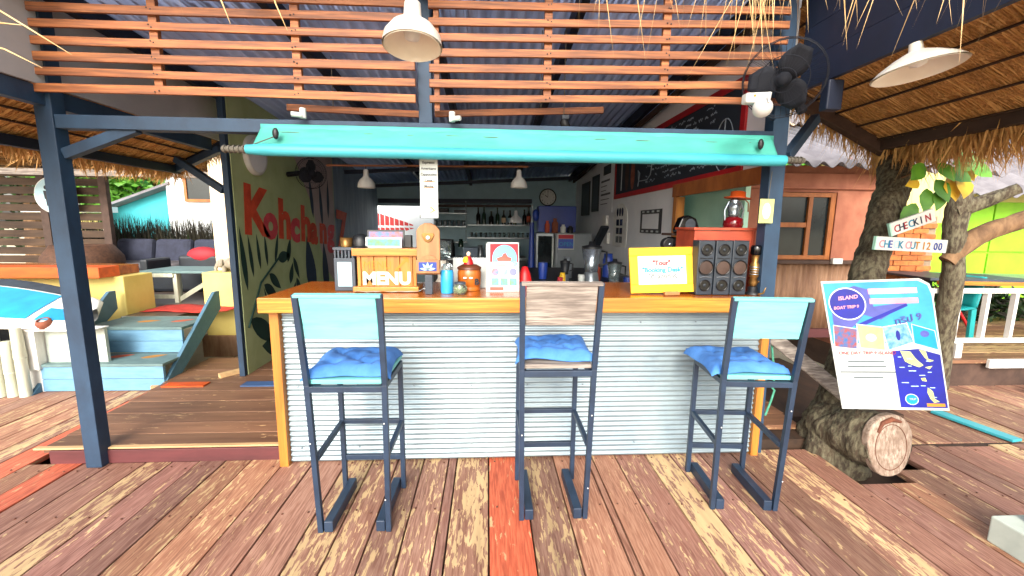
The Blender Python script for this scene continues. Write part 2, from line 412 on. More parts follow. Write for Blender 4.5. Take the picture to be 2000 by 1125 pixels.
S(B('interior_floor', (-2.28, 4.63, .056), (1.85, 9.18, .098), 'interior'))

# ================================================================== BAR KIOSK (posts, beams, roof, walls)
def roofz(x, y): return 2.95+.055*x-.07*(y-3)
K = T('bar_kiosk', 'open fronted beach bar building with navy posts and corrugated metal roof', 'building', (-.2, 4, 0))
MB().bar((-2.49, 2.685, 0), (-2.49, 2.685, 2.72), .095, .085).build('post', 'navy', K, .004)
MB().bar((1.852, 2.70, 0), (1.80, 2.70, 3.02), .1, .09).build('post', 'navy', K, .004)
MB().bar((-.37, 2.70, 2.145), (-.375, 2.70, 2.92), .08, .07).build('post', 'navy', K, .003)
MB().bar((-2.33, 4.04, .1), (-2.33, 4.04, 2.72), .05, .05).build('post', 'navy', K, .003)
MB().bar((-2.44, 2.685, 2.105), (1.76, 2.685, 2.105), .075, .075).build('beam', 'navy', K, .003)
MB().bar((-2.5, .9, 2.235), (-2.5, 4.1, 2.235), .06, .1).build('beam', 'navy', K, .003)
MB().bar((-2.44, 2.69, 1.93), (-2.03, 2.69, 2.085), .05, .06).build('knee_brace', 'navy', K, .003)
MB().bar((-2.36, 4.03, 1.83), (-2.86, 4.2, 2.12), .05, .06).build('knee_brace', 'navy', K, .003)
MB().bar((-2.4, 4.1, 2.2), (-2.98, 4.38, 2.05), .05, .06).build('knee_brace', 'navy', K, .003)
MB().bar((1.9, 2.70, 2.0), (2.22, 2.9, 2.29), .05, .06).build('knee_brace', 'navy', K, .003)
def corr_sheet(x0, x1, y0, y1, zf, per=.09, amp=.014, seg=8):
    n = int(round((x1-x0)/per*seg)); m = MB()
    return m.grid(lambda u, v: V((x0+(x1-x0)*u, y0+(y1-y0)*v, zf(x0+(x1-x0)*u, y0+(y1-y0)*v)+amp*math.sin(2*math.pi*(x0+(x1-x0)*u)/per))), n, 1)
for i in range(6):
    xa = -2.62+i*.76
    corr_sheet(xa, xa+.80, 2.15, 9.4, lambda x, y, i=i: roofz(x, y)+.004*(i % 2)).build('roof_sheet', 'roofmetal', K, solid=.002)
for xr in (-2.36, -1.28, -.36, .58, 1.74):
    m = MB().bar((xr, 2.2, roofz(xr, 2.2)-.075), (xr, 9.3, roofz(xr, 9.3)-.075), .055, .11); m.build('rafter', 'navy_dark', K, .003)
for yp in (7.2, 8.6):
    MB().bar((-2.4, yp, roofz(-2.4, yp)-.16), (1.8, yp, roofz(1.8, yp)-.16), .05, .06).build('purlin', 'navy_dark', K)
MB().bar((1.80, 2.8, roofz(1.8, 2.8)-.15), (1.80, 9.1, roofz(1.8, 9.1)-.15), .03, .06).build('wall_plate', 'beamwood', K)
MB().bar((-2.25, 9.05, 2.02), (.92, 9.05, 2.05), .06, .09).build('back_beam', 'navy_dark', K)
MB().bar((-1.2, 9.0, 1.93), (.9, 9.0, 1.95), .04, .05).build('ledge', 'beamwood', K)
B('gable_panel', (-2.475, .9, 2.29), (-2.455, 4.30, 2.80), 'panelgrey', K)
# mural wall on the left
wallL = B('mural_wall', (-2.36, 4.07, .1), (-2.3, 6.62, 2.72), 'mural_green', K)
B('side_wall', (-2.35, 6.63, .1), (-2.31, 9.2, 2.55), 'wallgrey', K)
FM = fr((-2.3, 4.07, 0), (0, 1, 0), (0, 0, 1))          # mural frame: u = depth, v = height, normal +x
flat('mural_field', [(1.15, 2.5), (1.75, 1.75), (1.95, 1.2), (2.2, .85), (2.53, .6), (2.53, 2.5)], FM, 'mural_pink', wallL, dz=.001)
rot = Matrix.Rotation(R(-5), 4, 'Z')
def mtxt(ch, u, v, size, mat, sx=1.0):
    text('lettering', ch, size, mat, wallL, FM @ Matrix.Translation((u, v, .004)) @ rot, bold=.026, sx=sx)
u = .1
for ch, mat, du, sz, dv in (('K', 'mural_red', .36, .64, 0), ('o', 'mural_rose', .31, .5, -.02), ('h', 'mural_red', .29, .58, 0), ('c', 'mural_rose', .27, .52, -.02),
                        ('h', 'mural_red', .28, .58, 0), ('a', 'mural_red', .3, .5, -.02), ('n', 'mural_red', .3, .5, 0), ('g', 'mural_rose', .33, .54, .0), ('7', 'mural_red', .3, .9, -.12)):
    mtxt(ch, u, 1.475-.09*u+dv, sz, mat, 1.05); u += du
def leafshape(cx, cy, L_, W, ang, n=7):
    pts = []
    for k in range(n+1): t = k/n; pts.append((t*L_, W*math.sin(math.pi*t**.8)*.5))
    for k in range(n-1, 0, -1): t = k/n; pts.append((t*L_, -W*math.sin(math.pi*t**.8)*.5))
    c, s_ = math.cos(R(ang)), math.sin(R(ang))
    return [(cx+x*c-y*s_, cy+x*s_+y*c) for x, y in pts]
for a in ((.10, .9, .62, .085, 96), (.22, 1.02, .42, .06, 97), (.36, 1.08, .36, .055, 96), (.5, 1.1, .34, .055, 94), (.66, 1.12, .34, .06, 72),
          (.72, 1.16, .3, .13, 5), (.52, 1.02, .3, .11, -40), (.4, .92, .33, .12, -35), (.26, .78, .4, .16, -25), (.1, .62, .62, .2, -35),
          (.95, 1.1, .3, .1, 70), (1.1, 1.15, .3, .09, -65), (.98, .85, .26, .1, 68), (1.15, .9, .28, .1, -70), (1.0, .6, .28, .1, 65), (1.2, .62, .3, .1, -72),
          (.62, .18, .75, .09, 108), (.72, .2, .6, .07, 98), (.66, .2, .4, .2, 165), (.95, .22, .5, .12, 60), (.85, .2, .55, .1, 85)):
    flat('painted_leaf', leafshape(*a), FM, 'mural_leaf', wallL, dz=.002)
flat('painted_leaf', leafshape(1.65, .55, .85, .3, 100), FM, 'mural_blue', wallL, dz=.003)
flat('painted_leaf', leafshape(2.1, .5, .8, .22, 94), FM, 'mural_blue', wallL, dz=.003)
for a in ((1.75, 1.62, .55, .1, 97), (2.05, 1.5, .6, .1, 94), (2.28, 1.62, .55, .09, 86)):
    flat('painted_leaf', leafshape(*a), FM, 'mural_blue', wallL, dz=.003)
MB().tube([(-2.29, 4.12, .55), (-2.29, 4.4, .95), (-2.29, 4.8, 1.17)], .01, 6).build('painted_stem', 'mural_leaf', wallL)
# right wall with a window opening
for nm, a, b in (('side_wall', (1.88, 4.24, .1), (1.94, 9.2, 2.86)), ('side_wall', (1.88, 2.76, 1.90), (1.94, 4.238, 2.97)), ('side_wall', (1.88, 2.76, .1), (1.94, 4.238, 1.12))):
    B(nm, a, b, 'wallwhite', K)
win = B('window_lintel', (1.85, 2.80, 1.845), (1.879, 4.27, 1.965), 'framewood', K, .003)
B('window_jamb', (1.85, 4.16, 1.12), (1.935, 4.237, 1.844), 'pinez', win, .002)
B('window_jamb', (1.85, 2.80, 1.12), (1.935, 2.86, 1.844), 'pinez', win, .002)
B('window_sill', (1.83, 2.80, 1.121), (1.935, 4.237, 1.16), 'pinez', win, .002)
# back wall: opening on the left, solid with shelves on the right
B('back_wall', (-1.15, 9.2, .1), (1.94, 9.26, 2.6), 'wallback', K)
B('back_wall', (-2.35, 9.2, 1.93), (-1.152, 9.26, 2.6), 'wallback', K)
B('back_wall', (-2.35, 9.2, .1), (-1.152, 9.26, .95), 'wallback', K)

# slatted screen above the bar
G = T('slat_screen', 'row of horizontal orange brown wooden slats under the bar roof', 'slatted screen', (-.4, 2.6, 2.25))
def wslat(xa, xb, za, zb):
    m = MB(); n = 12; ph = random.uniform(0, 6); am = random.uniform(.001, .005); hh = random.uniform(.019, .023)
    vs = []
    for i in range(n+1):
        t_ = i/n; x = xa+(xb-xa)*t_; zc = za+(zb-za)*t_+am*math.sin(t_*5+ph); yc = 2.60+.002*math.sin(t_*7+ph)
        vs += [(x, yc-.009, zc-hh), (x, yc+.009, zc-hh), (x, yc+.009, zc+hh), (x, yc-.009, zc+hh)]
    fs = [(4*i+a, 4*i+4+a, 4*i+4+(a+1) % 4, 4*i+(a+1) % 4) for i in range(n) for a in range(4)]+[(3, 2, 1, 0), (4*n, 4*n+1, 4*n+2, 4*n+3)]
    fs = [tuple(reversed(f)) for f in fs]
    m.add(vs, fs); m.build('slat', 'slat', G, .002)
for k in range(9):
    z = 2.267+k*.083
    s1 = random.uniform(-.004, .004)
    wslat(-2.50, -.415, z+s1, z-s1)
    wslat(-.335, 1.76, z-.003+s1, z+.04-s1)
for xs, zb, zt in ((-1.83, 2.27, 2.96), (-1.075, 2.27, 2.96), (.345, 2.28, 2.96), (1.04, 2.29, 2.96), (-.295, 2.2, 2.96)):
    MB().bar((xs, 2.625, zb), (xs, 2.625, zt), .03, .045 if xs != -.295 else .03, up=(1, 0, 0)).build('stile', 'slat', G, .002)
m = MB()
for k in range(9):
    for xs in (-1.83, -1.075, .345, 1.04):
        for dx in (-.008, .009): m.ball((xs+dx+random.uniform(-.004, .004), 2.59, 2.267+k*.083+(.02*(xs+.335)/1.0 if xs > -.3 else 0)+random.uniform(-.008, .008)), (.0045, .003, .0045), 6, 4)
stuff(m.build('nail_heads', 'dark', G))
o = T('hanging_board', 'loose orange wooden board hanging behind the slatted screen', 'board', (-.3, 2.94, 2.28))
MB().bar((-1.29, 2.95, 2.285), (-.44, 2.95, 2.262), .02, .04).build('plank', 'slat', o, .002)
MB().bar((-.35, 2.95, 2.268), (.77, 2.95, 2.318), .02, .04).build('plank', 'slat', o, .002)
MB().tube([(-1.0, 2.95, 2.29), (-1.0, 2.95, 2.6)], .003, 5).build('cord', 'straps', o)
MB().tube([(.35, 2.95, 2.3), (.35, 2.95, 2.8)], .003, 5).build('cord', 'straps', o)

# teal roll-up awning
A = T('rolled_awning', 'rolled up teal canvas awning across the top of the bar opening', 'awning', (.2, 2.52, 1.95))
def aw(u, v):
    x = -1.30+3.05*u+(-.0 if v > .5 else 0); w = .004*math.sin(x*21+2*math.sin(x*3))*(1-v)+.006*noise.noise(V((x*5, v*2.2+x, 0)))+.003*noise.noise(V((x*15, v*6-x*3, 4)))
    return V((x+.03*(v-1)*(1 if u < .02 else 0), 2.635-.075*(1-v)+w, 1.955+v*.148+.004*math.sin(x*9)*v))
MB().grid(aw, 220, 14).build('canvas', 'teal', A, solid=.004)
MB().grid(lambda u, v: V((-1.305+3.06*u, 2.632+.003*math.sin(u*70), 2.066+.045*v)), 60, 1).build('hem', 'teal', A, solid=.012)
MB().tube([(-1.34, 2.53, 1.952), (-1.25, 2.53, 1.952), (.2, 2.53, 1.948), (1.7, 2.53, 1.948), (1.77, 2.53, 1.948)], [.026, .033, .034, .033, .031], 18).build('fabric_roll', 'tealroll', A)
for a, b in ((-1.47, -1.33), (1.77, 1.89)):
    m = MB().tube([(a, 2.53, 1.952), (b, 2.53, 1.950)], .017, 10)
    for k in range(5): m.tube([(a+(b-a)*(k+.4)/5.5, 2.53, 1.952), (a+(b-a)*(k+.7)/5.5, 2.53, 1.952)], .023, 8)
    m.build('pole_end', 'straps', A)
MB().tube([(-1.3+3.05*k/40, 2.617+.004*math.sin(k*2.1), 2.064+.002*math.sin(k)) for k in range(41)], .0018, 5, False).build('seam', 'straps', A)
for xs in (-1.19, 1.63): MB().ball((xs, 2.555, 2.045), (.018, .014, .032)).build('toggle', 'black', A)
MB().tube([(-1.19, 2.55, 2.03), (-1.27, 2.55, 2.0), (-1.38, 2.54, 1.955)], .003, 5).build('cord', 'straps', A)
for xs in (-1.06, -.21):
    m = MB().tube([(xs, 2.62, 2.145), (xs, 2.62, 2.20)], .018, 10).tube([(xs, 2.60, 2.158), (xs+(-.05 if xs < -.5 else .05), 2.58, 2.158)], .014, 10)
    tag(m.build('pipe_elbow', 'white'), 'short white pipe elbow on the beam ' + ('beside the loose hanging board' if xs < -.5 else 'right next to the short centre post'), 'pipe')

# ================================================================== BAR COUNTER
C = T('bar_counter', 'bar counter with pine top and galvanised corrugated metal front', 'counter', (.25, 2.9, 0))
B('counter_top', (-1.35, 2.575, 1.035), (1.78, 3.30, 1.11), 'topwood', C, .004)
B('front_edge', (-1.352, 2.53, 1.022), (1.79, 2.574, 1.113), 'pine', C, .005)
def cf(u, v):
    z = .012+1.005*v; x = -1.27+3.07*u
    return V((x, 2.645+.0058*math.sin(2*math.pi*z/.0345)+.004*noise.noise(V((x*1.3, z*2, 3)))+.0015*noise.noise(V((x*6, z*5, 8))), z))
m = MB()
for zz in (.12, .53, .94):
    for k in range(9): m.ball((-1.2+k*.365, 2.638, zz+random.uniform(-.01, .01)), (.006, .004, .006), 8, 5)
stuff(m.build('sheet_screws', 'steel', C))
MB().grid(cf, 70, 29*8).build('corrugated_sheet', 'galv', C)
B('backing', (-1.27, 2.66, .1), (1.80, 2.68, 1.03), 'dark', C)
MB().bar((-1.30, 2.635, 0), (-1.30, 2.635, 1.02), .055, .06).build('corner_trim', 'pinez', C, .003)
MB().bar((1.828, 2.645, 0), (1.828, 2.645, 1.02), .05, .05).build('corner_trim', 'pinez', C, .003)
B('side_panel', (-1.32, 2.67, .1), (-1.29, 3.2, 1.03), 'pinez', C)

# ================================================================== STOOLS
def make_stool(name, label, loc, rz, seatmat, h=0, wear_label=None, cush=(0, 0, 0), seed=0):
    t = T(name, label, 'bar stool', (0, 0, 0), 'tall metal framed bar stools at the counter')
    sh = .79+h; w = .17; d = .36; top = 1.235+h; q_ = .026
    for sx in (-1, 1):
        MB().bar((sx*w, 0, .0), (sx*(w+.012), -.03, sh), q_, q_).bar((sx*(w+.012), -.03, sh), (sx*(w+.018), -.085, top), q_, q_).build('rear_leg', 'stoolmetal', t, .002)
        MB().bar((sx*w, d, .0), (sx*w, d-.01, sh-.03), q_, q_).build('front_leg', 'stoolmetal', t, .002)
        MB().bar((sx*(w-.04), -.01, .03), (sx*(w-.04), d+.01, .03), .045, .06).build('foot_runner', 'stoolmetal', t, .004)
        MB().bar((sx*w, .0, .40+h*.5), (sx*w, d, .42+h*.5), .022, .028).build('side_rail', 'stoolmetal', t, .002)
    MB().bar((-w, d, .42+h*.5), (w, d, .42+h*.5), .022, .026).build('foot_rail', 'stoolmetal', t, .002)
    MB().bar((-w, d, .20+h*.6), (w, d, .20+h*.6), .022, .03).build('foot_rail', 'stoolmetal', t, .002)
    MB().bar((-w, -.03, sh-.02), (w, -.03, sh-.02), .026, .03).build('seat_rail', 'stoolmetal', t, .002)
    for sx in (-1, 1): MB().bar((sx*w, -.03, sh-.02), (sx*w, d, sh-.02), .026, .03).build('seat_rail', 'stoolmetal', t, .002)
    MB().box((-w-.005, -.02, sh), (w+.005, d+.03, sh+.022)).build('seat', seatmat, t, .004)
    bk = MB()
    m = Matrix.Translation((0, -.045, 1.02+h)) @ Matrix.Rotation(R(12), 4, 'X')
    bk.box((-w-.0, -.006, -.0), (w+.0, .014, .205), m).build('backrest', seatmat, t, .004)
    MB().box((-w-.024, -.012, .206), (w+.024, .017, .222), m).build('top_cap', seatmat, t, .004)
    rnd = random.Random(seed)
    tuf = [(.28, .3), (.7, .3), (.28, .7), (.7, .7), (.5, .5)]
    for k, (px_, pz) in enumerate(((w+.006, .93+h), (w+.006, .6), (-w-.008, .5), (-w-.008, .95+h), (w, .2))):
        MB().ball((px_, -.046, pz), (.004, .004, .004), 6, 4).build('bolt', 'white', t)
    cu = MB(); N_ = 26
    def cz(u, v, sgn):
        e = min(u, 1-u, v, 1-v); edge = min(1, (e/.14))**.55 if e > 0 else 0
        z = .05*edge
        for a, b in tuf:
            dd = math.hypot(u-a, v-b); z -= .036*math.exp(-(dd/.065)**2)
            ang = math.atan2(v-b, u-a); z -= .011*abs(math.sin(ang*2.5+seed))**3*math.exp(-(dd/.22)**2)*edge
        wob = .014*noise.noise(V((u*2.3+seed, v*2.3, 1)))
        return (max(z, .002) if sgn > 0 else 0)+.004+wob*(1.2 if e < .2 else .5)
    def cp(u, v, sgn):
        bow = .016*math.sin(math.pi*u)*(1 if v < .5 else -1)*(abs(v-.5)*2)**2
        bow2 = .016*math.sin(math.pi*v)*(1 if u < .5 else -1)*(abs(u-.5)*2)**2
        x = (u-.5)*.425+bow2; yv = (v-.5)*.41+bow
        sag = -.022*max(0, abs(x)-.185)/.04-.01*max(0, abs(yv)-.19)/.03
        c, s_ = math.cos(cush[2]), math.sin(cush[2])
        return V((x*c-yv*s_+cush[0], x*s_+yv*c+d/2+.01+cush[1], sh+.028+cz(u, v, sgn)+sag))
    cu.grid(lambda u, v: cp(u, v, 1), N_, N_); cu.grid(lambda u, v: cp(v, u, -1), N_, N_)
    cs = cu.build('cushion', 'cushion', None)
    cs.location = (0, 0, 0)
    cs.matrix_world = Matrix.LocRotScale(V(loc), Matrix.Rotation(rz, 3, 'Z').to_quaternion(), None)
    t.location = loc; t.rotation_euler = (0, 0, rz)
    return t, cs
_, c = make_stool('bar_stool', 'bar stool with smooth aqua back standing in front of the menu box', (-.672, 2.005, 0), R(-1), 'aqua', 0, cush=(-.02, .0, .06), seed=1)
tag(c, 'blue tufted cushion with deep buttons on the aqua stool by the menu box', 'cushion', 'blue seat cushions')
_, c = make_stool('bar_stool', 'bar stool with bare weathered grey wooden back, standing between two aqua stools', (.352, 2.055, 0), R(0), 'greywood', .05, cush=(.01, .02, -.05), seed=5)
tag(c, 'blue cushion on the grey wooden stool', 'cushion', 'blue seat cushions')
_, c = make_stool('bar_stool', 'aqua backed bar stool standing in front of the speakers, near the tree', (1.42, 2.085, 0), R(-5), 'aqua', -.03, cush=(-.03, -.0, .02), seed=9)
tag(c, 'crumpled flat blue cushion on the aqua stool near the tree', 'cushion', 'blue seat cushions')

# ================================================================== THINGS ON THE COUNTER (top at z = 1.113)
CT = 1.112
XZ = lambda x, y, z: fr((x, y, z), (1, 0, 0), (0, 0, 1))           # frame facing the camera (-y)
o = T('lantern_box', 'dark grey slatted lantern with a pale picture panel, left end of the counter', 'lantern', (-.93, 2.87, CT))
B('body', (-1.0, 2.815, CT), (-.865, 2.94, CT+.215), 'plasticgrey', o, .004)
for k in range(6): B('slat', (-.995+k*.0225, 2.815, CT+.216), (-.985+k*.0225, 2.83, CT+.265), 'plasticgrey', o)
B('top', (-1.003, 2.812, CT+.266), (-.862, 2.943, CT+.285), 'plasticgrey', o, .003)
flat('picture', rect(-.045, .03, .045, .19), XZ(-.932, 2.8145, CT), 'paperblue', o)
MB().lathe([(.036, 0), (.04, .06), (.034, .06)], 16, o=(-.93, 2.87, CT+.286)).build('tin_cup', 'brass', None)
tag(bpy.data.objects['tin_cup'], 'small brass coloured tin cup on top of the dark lantern', 'cup')
o = T('menu_box', 'orange pine box with white MENU lettering on its planked front', 'box', (-.66, 2.87, CT))
for k in range(4): B('plank', (-.82+k*.083, 2.80, CT+.034), (-.741+k*.083, 2.812, CT+.232), 'pinez', o, .002)
B('back', (-.825, 2.815, CT+.001), (-.49, 2.96, CT+.23), 'topwood', o)
B('corner_post', (-.845, 2.796, CT+.034), (-.823, 2.82, CT+.232), 'pinez', o, .002)
B('corner_post', (-.488, 2.796, CT+.034), (-.466, 2.82, CT+.232), 'pinez', o, .002)
B('base_board', (-.872, 2.775, CT), (-.452, 2.97, CT+.033), 'pine', o, .003)
B('top_board', (-.872, 2.775, CT+.233), (-.452, 2.97, CT+.282), 'pine', o, .003)
text('lettering', 'MENU', .113, 'white', o, XZ(-.815, 2.799, CT+.048), bold=.005, sx=1.0)
text('lettering', 'MENU', .07, 'ink_orange', o, XZ(-.81, 2.799, CT+.150), sx=.95)
flat('arrow', [(.0, .0), (.012, 0), (.075, .062), (.09, .05), (.09, .09), (.05, .09), (.064, .074), (0, .012)], XZ(-.605, 2.799, CT+.135), 'ink_orange', o)
MB().grid(lambda u, v: V((-.86+.48*u, 2.755+.06*v, CT+.004+.006*noise.noise(V((u*9, v*3, 0)))+(.02*math.exp(-((u-.93)/.05)**2)))), 24, 4).build('napkin', 'paper')
tag(bpy.data.objects['napkin'], 'thin crumpled white paper lying under the menu box', 'paper')
o = T('baseball_cap', 'black cap resting on top of the menu box', 'cap', (-.85, 2.90, CT+.283))
MB().lathe([(.055, 0), (.056, .04), (.045, .072), (.02, .088), (0, .09)], 18, o=(-.845, 2.90, CT+.283)).build('crown', 'black', o)
MB().prism(circ(0, 0, .05, 18, .06), .006, fr((-.835, 2.845, CT+.294), (1, 0, 0), (0, 1, .1))).build('brim', 'black', o)
def picture(name, label, x0, x1, y, z0, z1, frame, art, tilt=0):
    t = T(name, label, 'picture frame', ((x0+x1)/2, y, z0)); F = fr((x0, y, z0), (1, 0, 0), (0, math.sin(R(tilt)), math.cos(R(tilt))))
    MB().prism(rect(0, 0, x1-x0, z1-z0), .012, F).build('frame', frame, t, .002)
    flat('print', rect(.012, .012, x1-x0-.012, z1-z0-.012), F, art, t); return t
picture('small_picture', 'green landscape print with white border standing on the menu box', -.80, -.565, 2.84, CT+.283, CT+.352, 'paper', 'photo_green', 8)
picture('small_picture', 'black framed reddish photo behind the green print on the menu box', -.80, -.555, 2.88, CT+.283, CT+.40, 'black', 'photo_mix', 6)
B('tissue_holder', (-.57, 2.89, CT+.283), (-.51, 2.94, CT+.365), 'black', None, .004); tag(bpy.data.objects['tissue_holder'], 'black block holder at the right end of the menu box lid', 'holder')
o = T('bottle_opener', 'wooden bottle opener board with arched top on a dark ribbed stand', 'bottle opener', (-.372, 2.70, CT))
F = XZ(-.372, 2.69, CT)
MB().prism([(-.072, .125), (.072, .125), (.072, .40), (.05, .43), (.02, .446), (-.02, .446), (-.05, .43), (-.072, .40)], .018, F).build('board', 'oak', o, .003)
MB().prism([(-.034, .385), (.034, .385), (.040, .372), (.022, .335), (.0, .325), (-.022, .335), (-.040, .372)], .012, XZ(-.372, 2.683, CT)).build('opener', 'brass', o, .003)
MB().prism(circ(0, .357, .012), .01, XZ(-.372, 2.677, CT)).build('bolt', 'silver', o)
B('catch_box', (-.447, 2.665, CT+.135), (-.300, 2.70, CT+.218), 'oak', o, .003)
MB().prism([(-.05, .219), (.05, .219), (.035, .24), (0, .252), (-.035, .24)], .02, XZ(-.372, 2.672, CT)).build('catch_crest', 'oak', o)
flat('painting', rect(-.055, .15, .055, .205), XZ(-.374, 2.664, CT), 'bluebright', o)
for k in range(5):
    flat('petal', leafshape(0, .158, .05, .016, 10+40*k), XZ(-.374, 2.6625, CT), 'paperblue', o)
B('stand', (-.393, 2.675, CT), (-.350, 2.715, CT+.124), 'plasticgrey', o, .002)
for k in range(8): B('rib', (-.395, 2.673, CT+.010+k*.0145), (-.348, 2.70, CT+.018+k*.0145), 'plasticgrey', o)
o = T('blue_jar', 'tall glass jar of bright blue liquid with a pump top', 'jar', (-.262, 2.74, CT))
MB().lathe([(.04, 0), (.042, .01), (.042, .135), (.036, .15)], 20, o=(-.262, 2.74, CT)).build('body', 'bluejar', o)
MB().lathe([(.036, .151), (.037, .165), (.03, .185), (.02, .19)], 18, o=(-.262, 2.74, CT)).build('collar', 'glass', o)
MB().tube([(-.262, 2.74, CT+.19), (-.262, 2.74, CT+.215), (-.285, 2.735, CT+.215)], .006, 8).build('pump', 'black', o)
o = T('candy_jar', 'low round glass jar filled with pale sweets', 'jar', (-.176, 2.70, CT))
MB().lathe([(.034, 0), (.044, .015), (.046, .04), (.034, .064)], 18, o=(-.176, 2.70, CT)).build('bowl', 'glass', o)
m = MB()
for k in range(40): a = random.uniform(0, 6.28); r = random.uniform(0, .031); m.ball((-.176+r*math.cos(a), 2.70+r*math.sin(a), CT+random.uniform(.012, .046)), .008, 6, 4)
stuff(m.build('sweets', 'poster_land', o)); MB().lathe([(.036, .065), (.036, .076), (0, .078)], 16, o=(-.176, 2.70, CT)).build('lid', 'plasticgrey', o)
o = T('barrel_pot', 'orange barrel shaped pot with dark lid and black lettering', 'pot', (-.125, 2.88, CT))
MB().lathe([(.072, 0), (.076, .02), (.07, .03), (.078, .035), (.08, .12), (.074, .14)], 24, o=(-.125, 2.88, CT)).build('body', 'barrel', o)
MB().lathe([(.08, .141), (.082, .155), (.05, .172), (0, .175)], 24, o=(-.125, 2.88, CT)).build('lid', 'browncap', o)
text('lettering', 'B', .055, 'ink', o, fr((-.088, 2.805, CT+.045), (1, .3, 0), (0, 0, 1)), bold=.002)
MB().ball((-.15, 2.797, CT+.09), (.014, .01, .007)).build('eye', 'white', o); MB().ball((-.11, 2.797, CT+.09), (.014, .01, .007)).build('eye', 'white', o)
o = T('small_doll', 'tiny seated doll in yellow and red on the barrel lid', 'doll', (-.13, 2.87, CT+.176))
MB().lathe([(.034, 0), (.03, .02), (.016, .05), (.01, .054)], 14, o=(-.13, 2.87, CT+.176)).build('dress', 'red', o)
MB().lathe([(.02, .012), (.024, .022), (.012, .05)], 10, o=(-.146, 2.86, CT+.176)).build('sleeve', 'frameyellow', o)
MB().ball((-.13, 2.87, CT+.244), (.014, .014, .017)).build('head', 'cream', o)
o = T('blank_notebook', 'grey white spiral notebook standing behind the barrel pot', 'notebook', (-.11, 2.99, CT))
F = fr((-.245, 2.97, CT), (1, 0, 0), (0, .25, 1)); MB().prism(rect(0, 0, .27, .215), .008, F).build('cover', 'paper', o)
for k in range(22): MB().ball((-.24+k*.012, 3.02, CT+.21), (.003, .006, .005), 6, 4).build('ring', 'silver', o)
# brochure
o = T('tour_brochure', 'spiral bound tour brochure with a temple arch and six round island photos', 'brochure', (.09, 2.85, CT))
F = fr((-.005, 2.80, CT), (1, 0, .0), (-.14, .28, 1))
MB().prism(rect(0, 0, .215, .335), .012, F).build('cover', 'paper', o)
flat('red_band', rect(.02, .2, .21, .325), F, 'ink_red', o)
flat('sky_arch', [(.035, .2)]+[(.118+.083*math.cos(t), .225+.092*math.sin(t)) for t in [i*math.pi/16 for i in range(16, -1, -1)]][::-1][::-1]+[(.2, .2)], F, 'sup_blue', o, dz=.003)
flat('temple', [(.07, .205), (.16, .205), (.165, .228), (.14, .235), (.125, .262), (.108, .255), (.1, .238), (.065, .225)], F, 'redbox', o, dz=.004)
for r_ in range(2):
    for c_ in range(3):
        flat('photo', circ(.055+c_*.06, .132-r_*.066, .025, 18) if r_ == 0 else rect(.031+c_*.06, .042, .079+c_*.06, .09), F, ('photo_mix', 'poster_photo', 'poster_violet')[c_] if r_ == 0 else 'photo_green', o, dz=.003)
flat('footer', rect(.02, .008, .11, .03), F, 'redbox', o)
for k in range(4): flat('heading_line', rect(.03, .165+k*.009, .12+.01*(k % 2), .168+k*.009), F, 'ink_orange', o)
flat('badge', circ(.185, .188, .018), F, 'poster_photo', o, dz=.004)
m = MB()
for k in range(26):
    q = F @ V((.0, .006+k*.0125, -.004)); m.lathe([(.007, -.0015), (.008, 0), (.007, .0015)], 8, Matrix.Rotation(R(90), 4, 'X').to_3x3().to_4x4(), q)
m.build('spiral_binding', 'white', o)
MB().lathe([(.0, 0), (.06, .0), (.06, .012), (.04, .1), (.02, .15), (0, .155)], 16, o=(.26, 2.97, CT)).build('red_bottle', 'red'); tag(bpy.data.objects['red_bottle'], 'red bell shaped object half hidden behind the tour brochure', 'bell')
# yellow frame sign
o = T('booking_sign', 'yellow framed Tour Booking Desk sign leaning on the counter', 'sign', (1.14, 2.72, CT))
F = fr((.935, 2.69, CT+.006), (1, 0, .028), (-.11, .22, 1))
W_, H_ = .435, .30
for nm, rr in (('frame_rail', rect(0, 0, W_, .055)), ('frame_rail', rect(0, H_-.055, W_, H_)), ('frame_rail', rect(0, .0552, .055, H_-.0552)), ('frame_rail', rect(W_-.055, .0552, W_, H_-.0552))):
    MB().prism(rr, .02, F).build(nm, 'frameyellow', o, .003)
MB().prism(rect(.05, .05, W_-.05, H_-.05), .006, F @ Matrix.Translation((0, 0, -.008))).build('paper', 'paper', o)
FT = F @ Matrix.Translation((0, 0, -.0075))
text('lettering', '"Tour"', .044, 'ink_red', o, FT @ Matrix.Translation((.215, .182, 0)), align='CENTER', bold=.0014)
text('lettering', '"Booking Desk"', .043, 'ink_blue', o, FT @ Matrix.Translation((.22, .137, 0)), align='CENTER', bold=.0014)
text('lettering', 'โต๊ะจองทัวร์', .042, 'ink_grey', o, FT @ Matrix.Translation((.22, .093, 0)), align='CENTER', bold=.0004)
for k in range(2): flat('fine_print', rect(.065, .227-k*.009, .13+.03*k, .2295-k*.009), FT, 'ink_grey', o, dz=.001, th=.001)
MB().bar((1.14, 2.655, CT+.012), (1.24, 2.66, CT+.013), .03, .022).build('rest_block', 'oak', o, .003)
